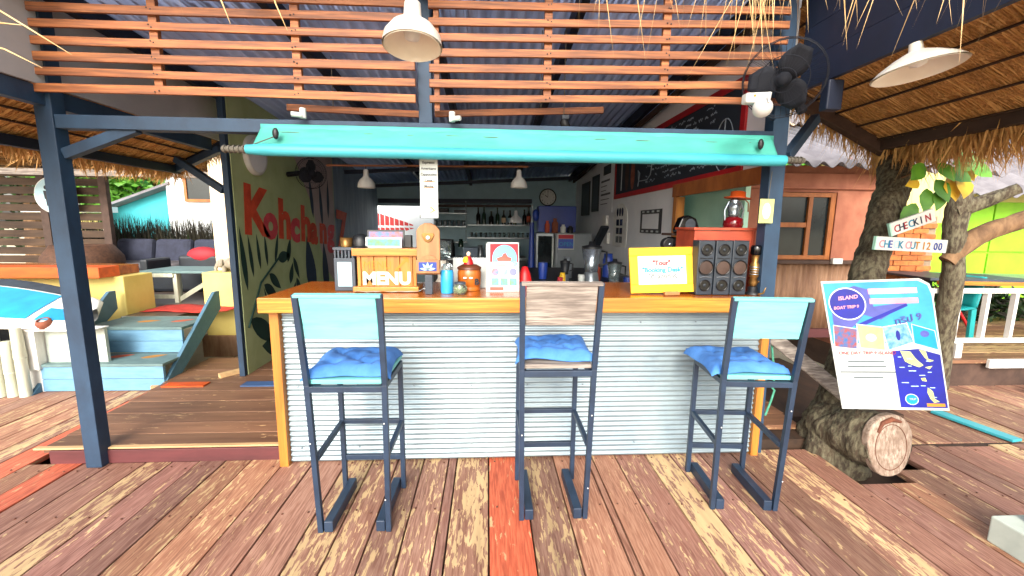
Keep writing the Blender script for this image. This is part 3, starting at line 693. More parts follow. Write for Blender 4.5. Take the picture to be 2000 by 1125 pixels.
# speakers
def make_speaker():
    t = T('speaker', 'x', 'speaker', (0, 0, 0), 'speaker columns on the counter')
    MB().box((-.054, 0, 0), (.054, .09, .355)).build('cabinet', 'speaker', t, .006)
    for z, r, mt in ((.065, .036, 'gloss_black'), (.18, .048, 'beamwood'), (.295, .036, 'gloss_black')):
        Mx = Matrix.Translation((0, -.001, z)) @ Matrix.Rotation(R(90), 4, 'X')
        ring = MB().lathe([(r, -.001), (r+.002, .006), (r-.004, .008), (r-.006, .002)], 22, Mx, (0, 0, 0), False).build('driver_ring', 'gloss_black', t)
        MB().lathe([(r-.006, .002), (r*.55, -.004), (r*.32, -.002)] if mt == 'gloss_black' else [(r-.006, .003), (r*.5, .006), (0.0, .007)], 22, Mx).build('cone', mt, ring)
        if mt == 'gloss_black': MB().ball((0, -.002, z), (.012, .006, .012), 10, 6).build('dust_cap', 'dark', ring)
    for z in (.122, .238): MB().tube([(-.04, -.003, z-.004 if z < .2 else z+.004), (0, -.004, z), (.04, -.003, z-.004 if z < .2 else z+.004)], .003, 6).build('trim', 'silver' if z < .2 else 'black', t)
    return t
sp = make_speaker(); 
for i, (x, ry) in enumerate(((1.405, 0), (1.52, -2), (1.632, 1))):
    s_ = sp if i == 0 else copy_tree(sp); s_.location = (x, 2.66, CT); s_.rotation_euler = (0, 0, R(ry))
    s_['label'] = ('black speaker column next to the yellow booking sign', 'middle black speaker column standing between two others', 'black speaker column beside the brass lamp and the post')[i]
o = T('red_cabinet', 'worn red orange wooden box behind the black speakers', 'box', (1.6, 2.93, CT))
B('side', (1.385, 2.80, CT), (1.405, 3.08, 1.53), 'redbox', o, .003); B('side', (1.79, 2.80, CT), (1.81, 3.08, 1.53), 'redbox', o, .003)
B('top', (1.375, 2.79, 1.531), (1.82, 3.09, 1.549), 'redbox', o, .003); B('front', (1.406, 2.805, CT), (1.789, 2.82, 1.529), 'redbox', o)
o = T('hat_lantern', 'red based silver oil lantern wearing an orange brimmed hat', 'lantern', (1.72, 2.93, 1.55))
L0 = (1.72, 2.93, 1.55)
MB().lathe([(.06, 0), (.066, .02), (.062, .06), (.035, .075)], 20, o=L0).build('tank', 'redglass', o)
MB().lathe([(.03, .076), (.04, .09), (.034, .1), (.045, .13), (.042, .16), (.028, .175), (.036, .185), (.02, .2)], 20, o=L0).build('burner', 'silver', o)
MB().tube([(1.66, 2.93, 1.6), (1.652, 2.93, 1.67), (1.68, 2.93, 1.73)], .006, 6).build('guard_arm', 'silver', o); MB().tube([(1.78, 2.93, 1.6), (1.788, 2.93, 1.67), (1.76, 2.93, 1.73)], .006, 6).build('guard_arm', 'silver', o)
h_ = MB().lathe([(.085, .2), (.09, .205), (.05, .212), (.048, .245), (.03, .252), (0, .252)], 20, Matrix.Rotation(R(5), 4, 'Y'), L0).build('hat', 'orange', o)
MB().tube([(1.76, 2.90, 1.755), (1.80, 2.90, 1.72), (1.81, 2.91, 1.66)], .004, 6).build('hat_string', 'oak', h_)
o = T('round_speaker', 'black rounded desk speaker with grey mesh face beside the window', 'speaker', (1.51, 3.2, 1.5))
MB().prism([(-.08, 0), (.08, 0), (.085, .05), (.06, .11), (0, .135), (-.05, .115), (-.085, .02)], .09, XZ(1.51, 3.16, 1.505)).build('case', 'gloss_black', o, .01)
flat('mesh_face', circ(0.015, .062, .04, 18, .045), XZ(1.51, 3.16, 1.505), 'plasticgrey', o)
B('wall_shelf', (1.38, 3.14, 1.485), (1.879, 3.34, 1.503), 'beamwood', None, .002); tag(bpy.data.objects['wall_shelf'], 'brown wooden shelf under the black round speaker', 'shelf')
o = T('coffee_machine', 'black coffee machine with a round dial under the wooden shelf', 'coffee machine', (1.46, 3.2, CT))
B('case', (1.40, 3.10, CT), (1.60, 3.29, 1.475), 'gloss_black', o, .01)
MB().lathe([(.05, 0), (.052, .06), (.045, .062)], 18, Matrix.Rotation(R(90), 4, 'X'), (1.375, 3.22, 1.42)).build('dial', 'black', o)
MB().lathe([(.012, .063), (.01, .07), (0, .07)], 12, Matrix.Rotation(R(90), 4, 'X'), (1.375, 3.22, 1.42)).build('knob', 'silver', o)
o = T('brass_lamp', 'slim brass and black table lamp by the right post', 'lamp', (1.757, 2.70, CT))
Lb = (1.757, 2.70, CT)
MB().lathe([(.05, 0), (.05, .012), (.03, .02), (.03, .05), (.02, .055)], 18, o=Lb).build('base', 'black', o)
MB().lathe([(.02, .056), (.03, .08), (.02, .11), (.03, .12), (.028, .2), (.018, .215), (.024, .26)], 16, o=Lb).build('stem', 'brass', o)
for k in range(4): MB().lathe([(.024, .13+k*.016), (.034, .135+k*.016), (.024, .14+k*.016)], 16, o=Lb).build('ring', 'silver', o)
MB().lathe([(.026, .262), (.034, .27), (.034, .315), (.028, .325), (0, .326)], 18, o=Lb).build('cap', 'gloss_black', o)
MB().tube([(1.78, 2.68, CT+.09), (1.82, 2.66, CT+.05), (1.80, 2.65, CT+.015), (1.76, 2.64, CT+.008)], .006, 6).build('cable', 'brass', o)
o = T('post_card', 'small pale green card hanging on the right post', 'card', (1.755, 2.60, 1.58))
F = fr((1.708, 2.628, 1.58), (1, 0, 0), (.03, 0, 1)); MB().prism(rect(0, 0, .092, .15), .004, F).build('card', 'poster_land', o)
flat('drawing', circ(.046, .075, .026, 16, .05), F, 'paperblue', o)
MB().tube([(1.76, 2.63, 1.73), (1.775, 2.64, 1.9)], .002, 5).build('string', 'straps', o)
o = T('drinks_menu', 'long white hand lettered coffee menu strip hanging from the awning', 'menu', (-.35, 2.60, 1.59))
F = fr((-.402, 2.605, 1.588), (1, 0, 0), (-.02, 0, 1)); MB().prism(rect(0, 0, .105, .345), .003, F).build('sheet', 'paper', o)
for k, wd in enumerate(('Espresso', 'Americano', 'Cappuccino', 'Latte', 'Mocha')):
    text('lettering', wd, .021, 'ink', o, F @ Matrix.Translation((.052, .315-k*.034, .001)), align='CENTER', bold=.0003, sx=.95)
for a in (rect(.015, .115, .085, .117), rect(.015, .08, .085, .082), rect(.015, .082, .017, .115), rect(.083, .082, .085, .115), rect(.015, .03, .06, .032), rect(.015, .065, .06, .067),
          rect(.015, .032, .017, .065), rect(.058, .032, .06, .065), [(.062, .03), (.088, .045), (.062, .067), (.062, .06), (.078, .045), (.062, .036)], rect(.02, .21, .09, .214), rect(.02, .175, .09, .178)):
    flat('sketch', a, F, 'ink_orange', o)

# ================================================================== INTERIOR
WR = fr((1.879, 0, 0), (0, -1, 0), (0, 0, 1))         # right wall frame: u = -y, v = z, normal -x
o = T('chalkboard', 'large black chalkboard with red frame on the white side wall', 'chalkboard', (1.87, 4.7, 1.94))
FB = fr((1.868, 6.33, 1.945), (0, -1, 0), (0, 0, 1)); W_, H_ = 3.2, .70
MB().prism(rect(.05, .05, W_-.05, H_-.05), .008, FB).build('slate', 'board', o)
for rr in (rect(0, 0, W_, .06), rect(0, H_-.06, W_, H_), rect(0, .0601, .06, H_-.0601), rect(W_-.06, .0601, W_, H_-.0601)):
    MB().prism(rr, .02, FB @ Matrix.Translation((0, 0, .008))).build('frame_rail', 'red', o, .003)
FC = FB @ Matrix.Translation((0, 0, .0))
random.seed(21)
m = MB()
for r_ in range(9):
    u = 1.25
    while u < 2.75:
        w = random.uniform(.05, .2)
        if random.random() < .8:
            n = 6
            for k in range(n):
                a = u+w*k/n; b = a+w/n*.8; z0 = .12+r_*.058+random.uniform(-.008, .012)
                m.prism(rect(a, z0, b, z0+random.uniform(.006, .02)), .001, FC @ Matrix.Translation((0, 0, .0016)))
        u += w+.04
stuff(m.build('chalk_writing', 'chalk', o))
m = MB().prism([(.3, .1), (.33, .1), (.345, .5), (.33, .5), (.322, .3), (.31, .52), (.295, .52)], .001, FC @ Matrix.Translation((0, 0, .0016)))
m.build('chalk_drawing', 'paper', o)
for cx, mt in ((.55, 'beamwood'), (.78, 'clay')): MB().prism(circ(cx, .28, .075, 20, .2), .001, FC @ Matrix.Translation((0, 0, .0016))).build('chalk_drawing', mt, o)
m = MB().tube([FC @ V((u_, v_, .003)) for u_, v_ in ((1.0, .1), (1.05, .25), (.98, .3), (1.02, .16), (1.3, .15), (1.4, .2), (1.45, .38))], .006, 5); m.build('chalk_drawing', 'chalk', o)
m = MB()
for k in range(24):
    a, b = 2*math.pi*k/24, 2*math.pi*(k+1)/24
    m.tube([FC @ V((2.93+.13*math.cos(a), .25+.2*math.sin(a), .003)), FC @ V((2.93+.13*math.cos(b), .25+.2*math.sin(b), .003))], .005, 4, False)
m.tube([FC @ V((2.93, .25, .003)), FC @ V((2.93, .45, .003))], .005, 4).tube([FC @ V((2.93, .25, .003)), FC @ V((3.03, .13, .003))], .005, 4).tube([FC @ V((2.93, .25, .003)), FC @ V((2.83, .13, .003))], .005, 4)
m.build('chalk_emblem', 'chalk', o)
o = T('arched_window_ornament', 'small white arched window frame ornament hung on the side wall', 'wall ornament', (1.87, 6.0, 1.26))
FB = fr((1.872, 6.33, 1.26), (0, -1, 0), (0, 0, 1))
arch = [(0, 0), (.62, 0), (.62, .42)]+[(.31+.31*math.cos(t), .42+.19*math.sin(t)) for t in [math.pi*k/12 for k in range(13)]]
MB().prism(arch, .012, FB).build('panel', 'white', o, .004)
for r_ in range(3):
    for c_ in range(2): MB().prism(rect(.16+c_*.16, .06+r_*.12, .28+c_*.16, .15+r_*.12), .004, FB @ Matrix.Translation((0, 0, .004))).build('pane', 'winglass', o)
for cx in (.2, .31, .42): MB().prism(circ(cx, .49, .04, 12, .06), .004, FB @ Matrix.Translation((0, 0, .004))).build('pane', 'winglass', o)
o = T('film_frame', 'black film strip picture frame with pale centre on the side wall', 'picture frame', (1.87, 4.86, 1.48))
FB = fr((1.872, 5.2, 1.475), (0, -1, 0), (0, 0, 1)); MB().prism(rect(0, 0, .64, .27), .014, FB).build('frame', 'black', o, .003)
flat('print', rect(.07, .05, .57, .22), FB, 'wallwhite', o)
for k in range(4):
    for zz in (.012, .237): flat('sprocket_hole', rect(.06+k*.15, zz, .13+k*.15, zz+.02), FB, 'paper', o)
for y0, y1, z0, z1, mt, lb in ((8.6, 7.9, 1.75, 2.37, 'black', 'tall dark framed picture near the back corner of the side wall'), (7.75, 7.25, 1.8, 2.42, 'dark', 'narrow dark framed picture beside the text poster'), (7.0, 6.6, 2.36, 2.5, 'black', 'small dark plaque above the text poster')):
    t = T('wall_picture', lb, 'picture frame', (1.87, (y0+y1)/2, z0)); FB = fr((1.872, y0, z0), (0, -1, 0), (0, 0, 1)); W_, H_ = y0-y1, z1-z0
    MB().prism(rect(0, 0, W_, H_), .014, FB).build('frame', mt, t, .003); flat('print', rect(.08, .05, W_-.08, H_-.05), FB, 'plasticgrey', t)
t = T('text_poster', 'pale wall poster with lines of grey writing', 'poster', (1.87, 6.8, 1.75)); FB = fr((1.874, 7.2, 1.75), (0, -1, 0), (0, 0, 1))
MB().prism(rect(0, 0, .75, .58), .006, FB).build('sheet', 'wallwhite', t)
for k, w in enumerate((.5, .35, .3, .55, .5, .4)): flat('writing_line', rect(.08, .5-k*.07, .08+w, .5-k*.07+(.03 if k in (0, 3) else .012)), FB, 'plasticgrey', t)
def lamp_dome(name, label, x, y, rim, r, h, cord, mat='enamel', group=None, tilt=0, bulb=True, slope='bell', tx=0):
    t = T(name, label, 'pendant lamp', (x, y, rim), group)
    Mx = Matrix.Rotation(R(tx), 4, 'X') @ Matrix.Rotation(R(tilt), 4, 'Y')
    prof = [(r, 0), (r*.94, h*.22), (r*.72, h*.42), (r*.4, h*.56), (r*.3, h*.66), (r*.27, h*.95), (r*.16, h)] if slope == 'bell' else [(r, 0), (r*.85, h*.2), (r*.5, h*.5), (r*.16, h*.72), (r*.14, h)]
    inn = [(a-.006 if a > .02 else a, b-.004) for a, b in prof][::-1]
    MB().lathe(prof, 32, Mx, (x, y, rim), False).lathe(inn[1:], 32, Mx, (x, y, rim), False).build('shade', mat, t)
    MB().tube([Mx.to_3x3() @ V((0, 0, h))+V((x, y, rim)), (x, y, rim+h+.05), (x, y, cord)], .005, 6).build('cord', 'black', t)
    if bulb: MB().lathe([(0, 0), (.03, .01), (.036, .035), (.026, .062), (.016, .08), (.016, .1)], 14, Mx, (x, y, rim+h*.12)).build('bulb', 'white', t)
    return t
lamp_dome('pendant_lamp', 'large cream bell shaped pendant lamp in front of the slatted screen', -.312, 1.9, 2.275, .122, .185, 2.75, tx=-8)
lamp_dome('pendant_lamp', 'wide flat white pendant lamp under the thatched roof', 1.90, 1.9, 2.245, .165, .12, 2.6, tilt=-7, slope='flat', tx=-6)
lamp_dome('pendant_lamp', 'small white lamp hanging from the copper pipe near the mural', -1.37, 5.0, 1.955, .098, .2, 2.2, 'white', bulb=False)
lamp_dome('pendant_lamp', 'small white lamp hanging at the end of the copper pipe', .355, 5.0, 1.98, .098, .2, 2.21, 'white', bulb=False)
lamp_dome('pendant_lamp', 'grey pendant lamp hanging in front of the bottle shelf', .52, 8.0, 1.60, .12, .22, 1.95, 'wallwhite', bulb=False)
lamp_dome('pendant_lamp', 'grey pendant lamp hanging beside the red leaf painting', -1.05, 7.6, 1.66, .14, .2, 2.0, 'wallgrey', bulb=False)
MB().tube([(-1.8, 5.0, 2.19), (.46, 5.0, 2.215)], .011, 8).build('copper_pipe', 'slat'); tag(bpy.data.objects['copper_pipe'], 'thin copper coloured pipe carrying two small white lamps', 'pipe')
o = T('spot_light', 'black clip spotlight hanging on a wire below the roof', 'spotlight', (.5, 2.9, 2.2))
MB().lathe([(.02, .06), (.028, .05), (.03, .0), (.024, -.004)], 14, Matrix.Rotation(R(-25), 4, 'Y'), (.52, 2.92, 2.19)).build('head', 'black', o); MB().tube([(.5, 2.92, 2.25), (.5, 2.92, 2.85)], .003, 5).build('wire', 'straps', o); B('clamp', (.485, 2.90, 2.245), (.53, 2.94, 2.27), 'plasticgrey', o)
o = T('white_disc', 'round white plastic dish mounted high on the mural wall', 'wall lamp', (-2.28, 4.42, 2.2))
My = Matrix.Rotation(R(90), 4, 'Y')
MB().lathe([(.19, 0), (.19, .03), (.17, .05), (.16, .045)], 28, My, (-2.299, 4.45, 2.2), False).build('rim', 'white', o)
MB().lathe([(.16, .044), (.02, .055), (0, .055)], 28, My, (-2.299, 4.45, 2.2)).build('face', 'wallwhite', o)
def wall_fan(name, label, c, axis, r, arm_to, blade=3):
    t = T(name, label, 'fan', c); ax = V(axis).normalized(); Q = V((0, 0, 1)).rotation_difference(ax).to_matrix().to_4x4(); c = V(c)
    m = MB()
    for rr, dz in ((r, 0), (r*.97, .03), (r*.97, -.03), (r*.6, .045), (r*.3, .05)):
        ring = [c+(Q @ V((rr*math.cos(2*math.pi*k/28), rr*math.sin(2*math.pi*k/28), dz))) for k in range(29)]; m.tube(ring, .0022, 5, False)
    for k in range(40):
        a = 2*math.pi*k/40; m.tube([c+(Q @ V((rr*math.cos(a), rr*math.sin(a), dz))) for rr, dz in ((.03, .055), (r*.6, .046), (r*.97, .03), (r, 0), (r*.97, -.03), (r*.5, -.05), (.04, -.05))], .0009, 3, False)
    stuff(m.build('guard', 'fanblack', t))
    hb = MB().lathe([(.035, -.02), (.04, .02), (.02, .035), (0, .036)], 16, Q, c).build('hub', 'fanblack', t)
    for k in range(blade):
        a = 2*math.pi*k/blade+.4
        MB().grid(lambda u, v: c+(Q @ (Matrix.Rotation(a, 4, 'Z') @ V((.03+(r*.85-.03)*u, (v-.5)*r*.75*(.5+.5*math.sin(math.pi*min(1, u*.9+.15))), .03*(v-.5))))), 6, 4).build('blade', 'fanblack', hb, solid=.002)
    MB().lathe([(.05, -.16), (.065, -.14), (.065, -.06), (.04, -.05)], 16, Q, c).build('motor', 'fanblack', t)
    MB().tube([c+Q @ V((0, 0, -.13)), V(arm_to)], .028, 8).build('arm', 'fanblack', t); return t
f_ = wall_fan('wall_fan', 'black wall fan fixed to the right post under the thatch', (1.64, 2.42, 2.37), (-.5, -.7, -.35), .205, (1.9, 2.6, 2.25))
B('control_box', (1.86, 2.36, 2.2), (1.95, 2.42, 2.36), 'navy_dark', f_, .008)
wall_fan('wall_fan', 'dark wall fan on the mural wall above the painted letters', (-1.97, 5.0, 2.1), (.7, -.6, -.1), .17, (-2.3, 5.15, 2.1))
o = T('security_camera', 'white dome security camera on an arm below the black fan', 'camera', (1.42, 2.27, 2.15))
MB().prism([(-.07, 0), (.06, 0), (.07, .06), (-.07, .05)], .05, XZ(1.412, 2.26, 2.195)).build('bracket', 'white', o, .008)
MB().ball((1.42, 2.24, 2.165), .048, 18, 12).build('dome', 'white', o); MB().tube([(1.415, 2.19, 2.225), (1.418, 2.188, 2.18)], .006, 6).build('antenna', 'white', o); MB().tube([(1.44, 2.28, 2.22), (1.6, 2.5, 2.22), (1.78, 2.68, 2.22)], .014, 8).build('arm', 'navy', o)
MB().ball((1.355, 2.208, 2.215), .006, 6, 4).build('led', 'frameyellow', o)
# back shelves
o = T('wall_shelf', 'long glass shelf carrying a row of bottles on the back wall', 'shelf', (.28, 9.05, 1.55)); B('board', (-.42, 8.85, 1.535), (.95, 9.19, 1.56), 'steel', o)
o2 = T('wall_shelf', 'lower back wall shelf holding drinking glasses', 'shelf', (.28, 9.05, 1.28)); B('board', (-.42, 8.85, 1.27), (.95, 9.19, 1.295), 'steel', o2)
for z, lb in ((1.79, 'upper rack shelf at the left of the back wall'), (1.52, 'middle rack shelf at the left of the back wall'), (1.2, 'low rack shelf at the left of the back wall')):
    t = T('rack_shelf', lb, 'shelf', (-.78, 9.0, z)); B('board', (-1.14, 8.85, z-.02), (-.44, 9.19, z), 'steel', t); 
    MB().tube([(-.45, 8.86, z), (-.45, 8.86, z+.24)], .008, 5).build('upright', 'steel', t)
random.seed(4)
def bottle(x, y, z, h, r, mat, lab, label):
    t = T('bottle', label, 'bottle', (x, y, z), 'bottles on the back shelf')
    MB().lathe([(r, 0), (r, h*.58), (r*.4, h*.72), (r*.34, h*.95), (r*.4, h)], 12, o=(x, y, z)).build('glass', mat, t)
    if lab: MB().lathe([(r+.002, h*.15), (r+.002, h*.5)], 12, o=(x, y, z)).build('paper_label', lab, t)
    MB().lathe([(r*.42, h), (r*.42, h*1.06), (0, h*1.06)], 10, o=(x, y, z)).build('cap', 'black', t)
spec = [(-.2, .33, .045, 'bottle_dark', None, 'first dark bottle of the row on the back shelf'), (-.08, .36, .04, 'bottle_green', None, 'tall thin green bottle on the back shelf'), (.07, .26, .05, 'bottle_dark', None, 'squat dark bottle between taller ones on the back shelf'),
        (.2, .33, .042, 'bottle_green', None, 'green bottle beside the white labelled one on the back shelf'), (.33, .28, .045, 'bottle_dark', 'cream', 'bottle with a cream label on the back shelf'), (.46, .28, .045, 'bottle_dark', 'paperblue', 'bottle with a pale blue label on the back shelf'),
        (.56, .25, .04, 'bottle_green', 'cream', 'green bottle with a pale label under the grey lamp'), (.76, .3, .042, 'bottle_dark', None, 'dark bottle second from the end of the back shelf'), (.85, .36, .042, 'bottle_dark', 'redbox', 'bottle with an orange label at the end of the back shelf')]
for x, h, r, mt, lab, lb in spec: bottle(x, 8.98, 1.561, h, r, mt, lab, lb)
for k in range(13):
    t = MB().lathe([(.02, 0), (.028, .06), (.03, .1), (.027, .1), (.025, .06), (.012, .012)], 10, o=(-.34+k*.098, 8.98+random.uniform(-.03, .05), 1.296)).build('drinking_glass', 'glass')
    tag(t, 'clear drinking glass in the row on the lower back shelf', 'glass', 'drinking glasses on the lower shelf')
for k in range(7):
    t = MB().lathe([(.025, 0), (.035, .07), (.036, .12), (.03, .12)], 10, o=(-1.08+k*.095, 9.0, 1.521)).build('drinking_cup', 'steel'); tag(t, 'metal cup in the row on the middle rack shelf', 'cup', 'cups on the rack')
for k, (x, w, h, mt) in enumerate(((-1.02, .2, .09, 'dark'), (-.7, .25, .06, 'plasticgrey'))):
    t = B('storage_box', (x, 8.95, 1.791), (x+w, 9.12, 1.791+h), mt, None, .01); tag(t, ('dark low box on the upper rack shelf', 'grey flat box on the upper rack shelf')[k], 'box')
o = T('wall_clock', 'round white wall clock with black rim on the back wall', 'clock', (1.27, 9.19, 2.145))
Mc = Matrix.Rotation(R(90), 4, 'X')
MB().lathe([(.175, -.01), (.185, .02), (.165, .03), (.16, .02)], 32, Mc, (1.27, 9.18, 2.145), False).build('rim', 'black', o)
MB().lathe([(.162, .018), (0, .019)], 32, Mc, (1.27, 9.18, 2.145)).build('dial', 'white', o)
for k in range(12):
    a = 2*math.pi*k/12; text('numeral', str(12 if k == 0 else k), .045, 'ink', o, XZ(1.27+.128*math.sin(a), 9.158, 2.145+.128*math.cos(a)-.016), align='CENTER')
MB().bar((1.27, 9.155, 2.145), (1.21, 9.155, 2.19), .006, .012).build('hour_hand', 'ink', o); MB().bar((1.27, 9.153, 2.145), (1.27, 9.153, 2.255), .005, .008).build('minute_hand', 'ink', o)
o = T('lips_mural', 'white outer wall with a red striped leaf shape painted on it', 'wall', (-1.6, 10.6, 0)); B('wall', (-3.6, 10.6, -.6), (-.8, 10.75, 2.6), 'housewhite', o)
FL = XZ(-2.82, 10.598, 1.17)
for k in range(8):
    u0, u1 = .1+k*.115, .1+k*.115+.095; tt = lambda u: .68*(1-u/1.06)**.9
    flat('red_stripe', [(u0, .3), (u1, .3-.012), (u1+.02, .3-tt(u1)*.42), (u0+.03, .3-tt(u0)*.42)], FL, 'red', o)
    flat('red_stripe', [(u0, .35), (u1, .338), (u1, .34+tt(u1)*.5), (u0, .34+tt(u0)*.52)], FL, 'red', o)
o = T('fridge', 'grey upright fridge with a red and blue drinks sign', 'fridge', (1.4, 7.3, .1)); B('body', (1.11, 7.0, .1), (1.72, 7.6, 1.43), 'fridge', o, .01)
B('door', (1.115, 6.975, .14), (1.715, 6.998, 1.42), 'fridge', o, .008); B('handle', (1.13, 6.95, .7), (1.15, 6.974, 1.2), 'steel', o)
sg = B('sign', (1.14, 6.965, 1.16), (1.42, 6.974, 1.42), 'paper', o); B('sign_band', (1.155, 6.96, 1.34), (1.405, 6.9645, 1.405), 'ink_red', sg); B('sign_field', (1.155, 6.96, 1.18), (1.405, 6.9645, 1.335), 'bluebright', sg)
text('lettering', 'OPEN', .095, 'ink_blue', sg, XZ(1.165, 6.9585, 1.22))
B('blue_cabinet', (.86, 7.25, 1.44), (1.5, 7.58, 1.88), 'bluebright', None, .01); tag(bpy.data.objects['blue_cabinet'], 'deep blue cabinet on top of the fridge below the clock', 'cabinet')
o = T('tall_fridge', 'narrow dark glass door drinks cooler beside the grey fridge', 'cooler', (.95, 7.3, .1)); B('body', (.80, 7.05, .1), (1.09, 7.6, 1.43), 'steel', o, .01); B('glass_door', (.83, 7.03, .2), (1.06, 7.048, 1.38), 'winglass', o); B('handle', (1.065, 7.01, .5), (1.085, 7.049, 1.35), 'paper', o)
for k, (x, r, h, mt, lb) in enumerate(((.99, .04, .2, 'redbox', 'orange tin on the cooler top'), (1.12, .05, .24, 'clay', 'brown pot standing on the cooler top'), (1.26, .045, .14, 'paper', 'white tub standing on the fridge'), (1.38, .05, .12, 'black', 'black tub standing on the fridge'))):
    t = MB().lathe([(r, 0), (r*1.05, h*.7), (r*.6, h*.8), (r*.6, h)], 12, o=(x, 7.13, 1.431)).build('tin', mt); tag(t, lb, 'tin')
o = T('back_bench', 'dark work bench along the side wall behind the counter', 'bench', (1.2, 5, .1)); B('top', (.55, 3.95, .86), (1.87, 6.6, .9), 'dark', o, .004); B('front', (.6, 3.98, .1), (.63, 6.5, .858), 'dark', o); B('end', (.635, 3.97, .1), (1.85, 3.99, .858), 'dark', o)
o = T('back_bench', 'low dark cupboard under the back wall shelves', 'cupboard', (-.2, 8.8, .1)); B('top', (-1.1, 8.4, .86), (.78, 9.18, .9), 'steel', o); B('front', (-1.08, 8.45, .1), (.76, 9.15, .858), 'dark', o)
for x, w, h, mt, lb in ((-.95, .25, .35, 'dark', 'dark appliance standing on the back cupboard'), (-.5, .3, .2, 'wallgrey', 'grey box standing on the back cupboard'), (.05, .25, .15, 'ink_red', 'red box standing on the back cupboard'), (.45, .2, .24, 'black', 'black appliance at the end of the back cupboard')):
    t = B('appliance', (x, 8.6, .901), (x+w, 8.9, .901+h), mt, None, .02); tag(t, lb, 'appliance')
def blender_(x, y, z, s, label, jar='steel'):
    t = T('blender', label, 'blender', (x, y, z)); MB().lathe([(.08*s, 0), (.075*s, .03*s), (.06*s, .12*s), (.05*s, .13*s)], 16, o=(x, y, z)).build('base', 'steel', t)
    MB().lathe([(.055*s, .131*s), (.085*s, .33*s), (.08*s, .33*s), (.05*s, .15*s)], 16, o=(x, y, z)).build('jug', jar, t); MB().lathe([(.086*s, .331*s), (.086*s, .35*s), (.03*s, .36*s), (.025*s, .39*s), (0, .39*s)], 16, o=(x, y, z)).build('lid', 'black', t)
    MB().tube([(x+.07*s, y, z+.18*s), (x+.13*s, y, z+.2*s), (x+.13*s, y, z+.3*s), (x+.083*s, y, z+.31*s)], .01*s, 8).build('handle', 'black', t)
blender_(1.11, 4.5, .9, 1.25, 'tall glass and steel blender on the dark bench', 'silver')
blender_(1.26, 4.15, .9, .85, 'shorter glass blender beside the booking sign', 'glass')
blender_(.9, 4.9, .9, .7, 'small dark blender at the back of the bench', 'dark')
o = T('coffee_grinder', 'white coffee grinder with clear hopper behind the bottle opener', 'coffee grinder', (-.42, 4.0, .9)); Lg = (-.42, 4.0, .9)
B('stand_box', (-.6, 3.9, .1), (-.25, 4.2, .899), 'dark', None); tag(bpy.data.objects['stand_box'], 'dark cabinet under the white coffee grinder', 'cabinet')
MB().lathe([(.07, 0), (.07, .12), (.05, .15), (.055, .3), (.04, .32)], 16, o=Lg).build('body', 'enamel', o); MB().lathe([(.04, .321), (.075, .36), (.08, .5), (.07, .5)], 16, o=Lg).build('hopper', 'glass', o); MB().lathe([(.082, .501), (.082, .515), (0, .52)], 16, o=Lg).build('lid', 'black', o)
for k, (x, y, r, h, mt, lb) in enumerate(((.75, 4.35, .03, .12, 'ink_red', 'small red tub on the dark bench'), (.95, 4.25, .035, .16, 'paper', 'white cup stack on the dark bench'), (1.45, 4.3, .05, .13, 'bluebright', 'blue bowl on the dark bench by the booking sign'), (.68, 5.2, .06, .2, 'bluebright', 'blue canister at the back of the dark bench'), (1.5, 4.05, .06, .1, 'leafdark', 'dark green bowl on the bench end'))):
    t = MB().lathe([(r*.8, 0), (r, h*.9), (r*.9, h)], 14, o=(x, y, .901)).build('tub', mt); tag(t, lb, 'tub')
t = MB().bar((1.45, 6.0, 1.1), (1.55, 5.6, 1.55), .12, .05).build('guitar_case', 'dark', None, .02); tag(t, 'dark case leaning on the side wall', 'case')
for y, z, lb in ((6.7, 1.55, 'white wall socket box under the text poster'), (6.6, 1.28, 'white dispenser below the socket box')):
    t = B('wall_box', (1.83, y-.1, z), (1.878, y+.1, z+.17), 'white', None, .006); tag(t, lb, 'wall box')
for k, (x, y, z, r, h, mt, lb) in enumerate(((-.55, 8.75, 1.102, .05, .16, 'bottle_green', 'green jar on the grey box of the back cupboard'), (-.15, 8.7, .901, .06, .24, 'steel', 'steel canister on the back cupboard beside the red box'), (.33, 8.75, .901, .045, .2, 'ink_orange', 'orange tin on the back cupboard beside the red box'),
      (-.72, 8.75, .901, .05, .28, 'bottle_dark', 'dark flask on the back cupboard between the appliance and grey box'), (1.0, 5.3, .901, .06, .26, 'steel', 'steel canister at the back of the dark bench'), (1.3, 5.0, .901, .05, .2, 'redbox', 'orange canister on the dark bench behind the blenders'), (1.55, 5.4, .901, .07, .3, 'bluebright', 'tall blue canister by the side wall'), (.82, 4.6, .901, .035, .14, 'leafyellow', 'small yellow tub on the dark bench'), (1.4, 4.7, .901, .04, .22, 'bottle_green', 'green bottle shaped jar on the dark bench'))):
    t = MB().lathe([(r, 0), (r, h*.75), (r*.8, h*.82), (r*.8, h), (0, h)], 14, o=(x, y, z)).build('canister', mt); tag(t, lb, 'canister')
t = T('blue_parasol', 'folded blue parasol leaning beside the drinks cooler', 'parasol', (.74, 7.2, .1)); MB().tube([(.74, 7.2, .1), (.745, 7.25, .7), (.75, 7.3, 1.6)], [.02, .06, .035], 12).build('canopy', 'bluebright', t); MB().tube([(.75, 7.3, 1.6), (.752, 7.31, 1.9)], .012, 8).build('pole', 'steel', t)
MB().ball((.80, 7.2, 1.72), (.06, .06, .1)).build('blue_hat', 'bluebright'); tag(bpy.data.objects['blue_hat'], 'blue bundle hung beside the blue cabinet', 'bundle')
# shutter seen through the side window
o = T('mint_shutter', 'mint painted panel outside the side window', 'panel', (2.08, 4.0, .2)); B('panel', (2.05, 3.35, .2), (2.09, 5.1, 2.25), 'mint', o)

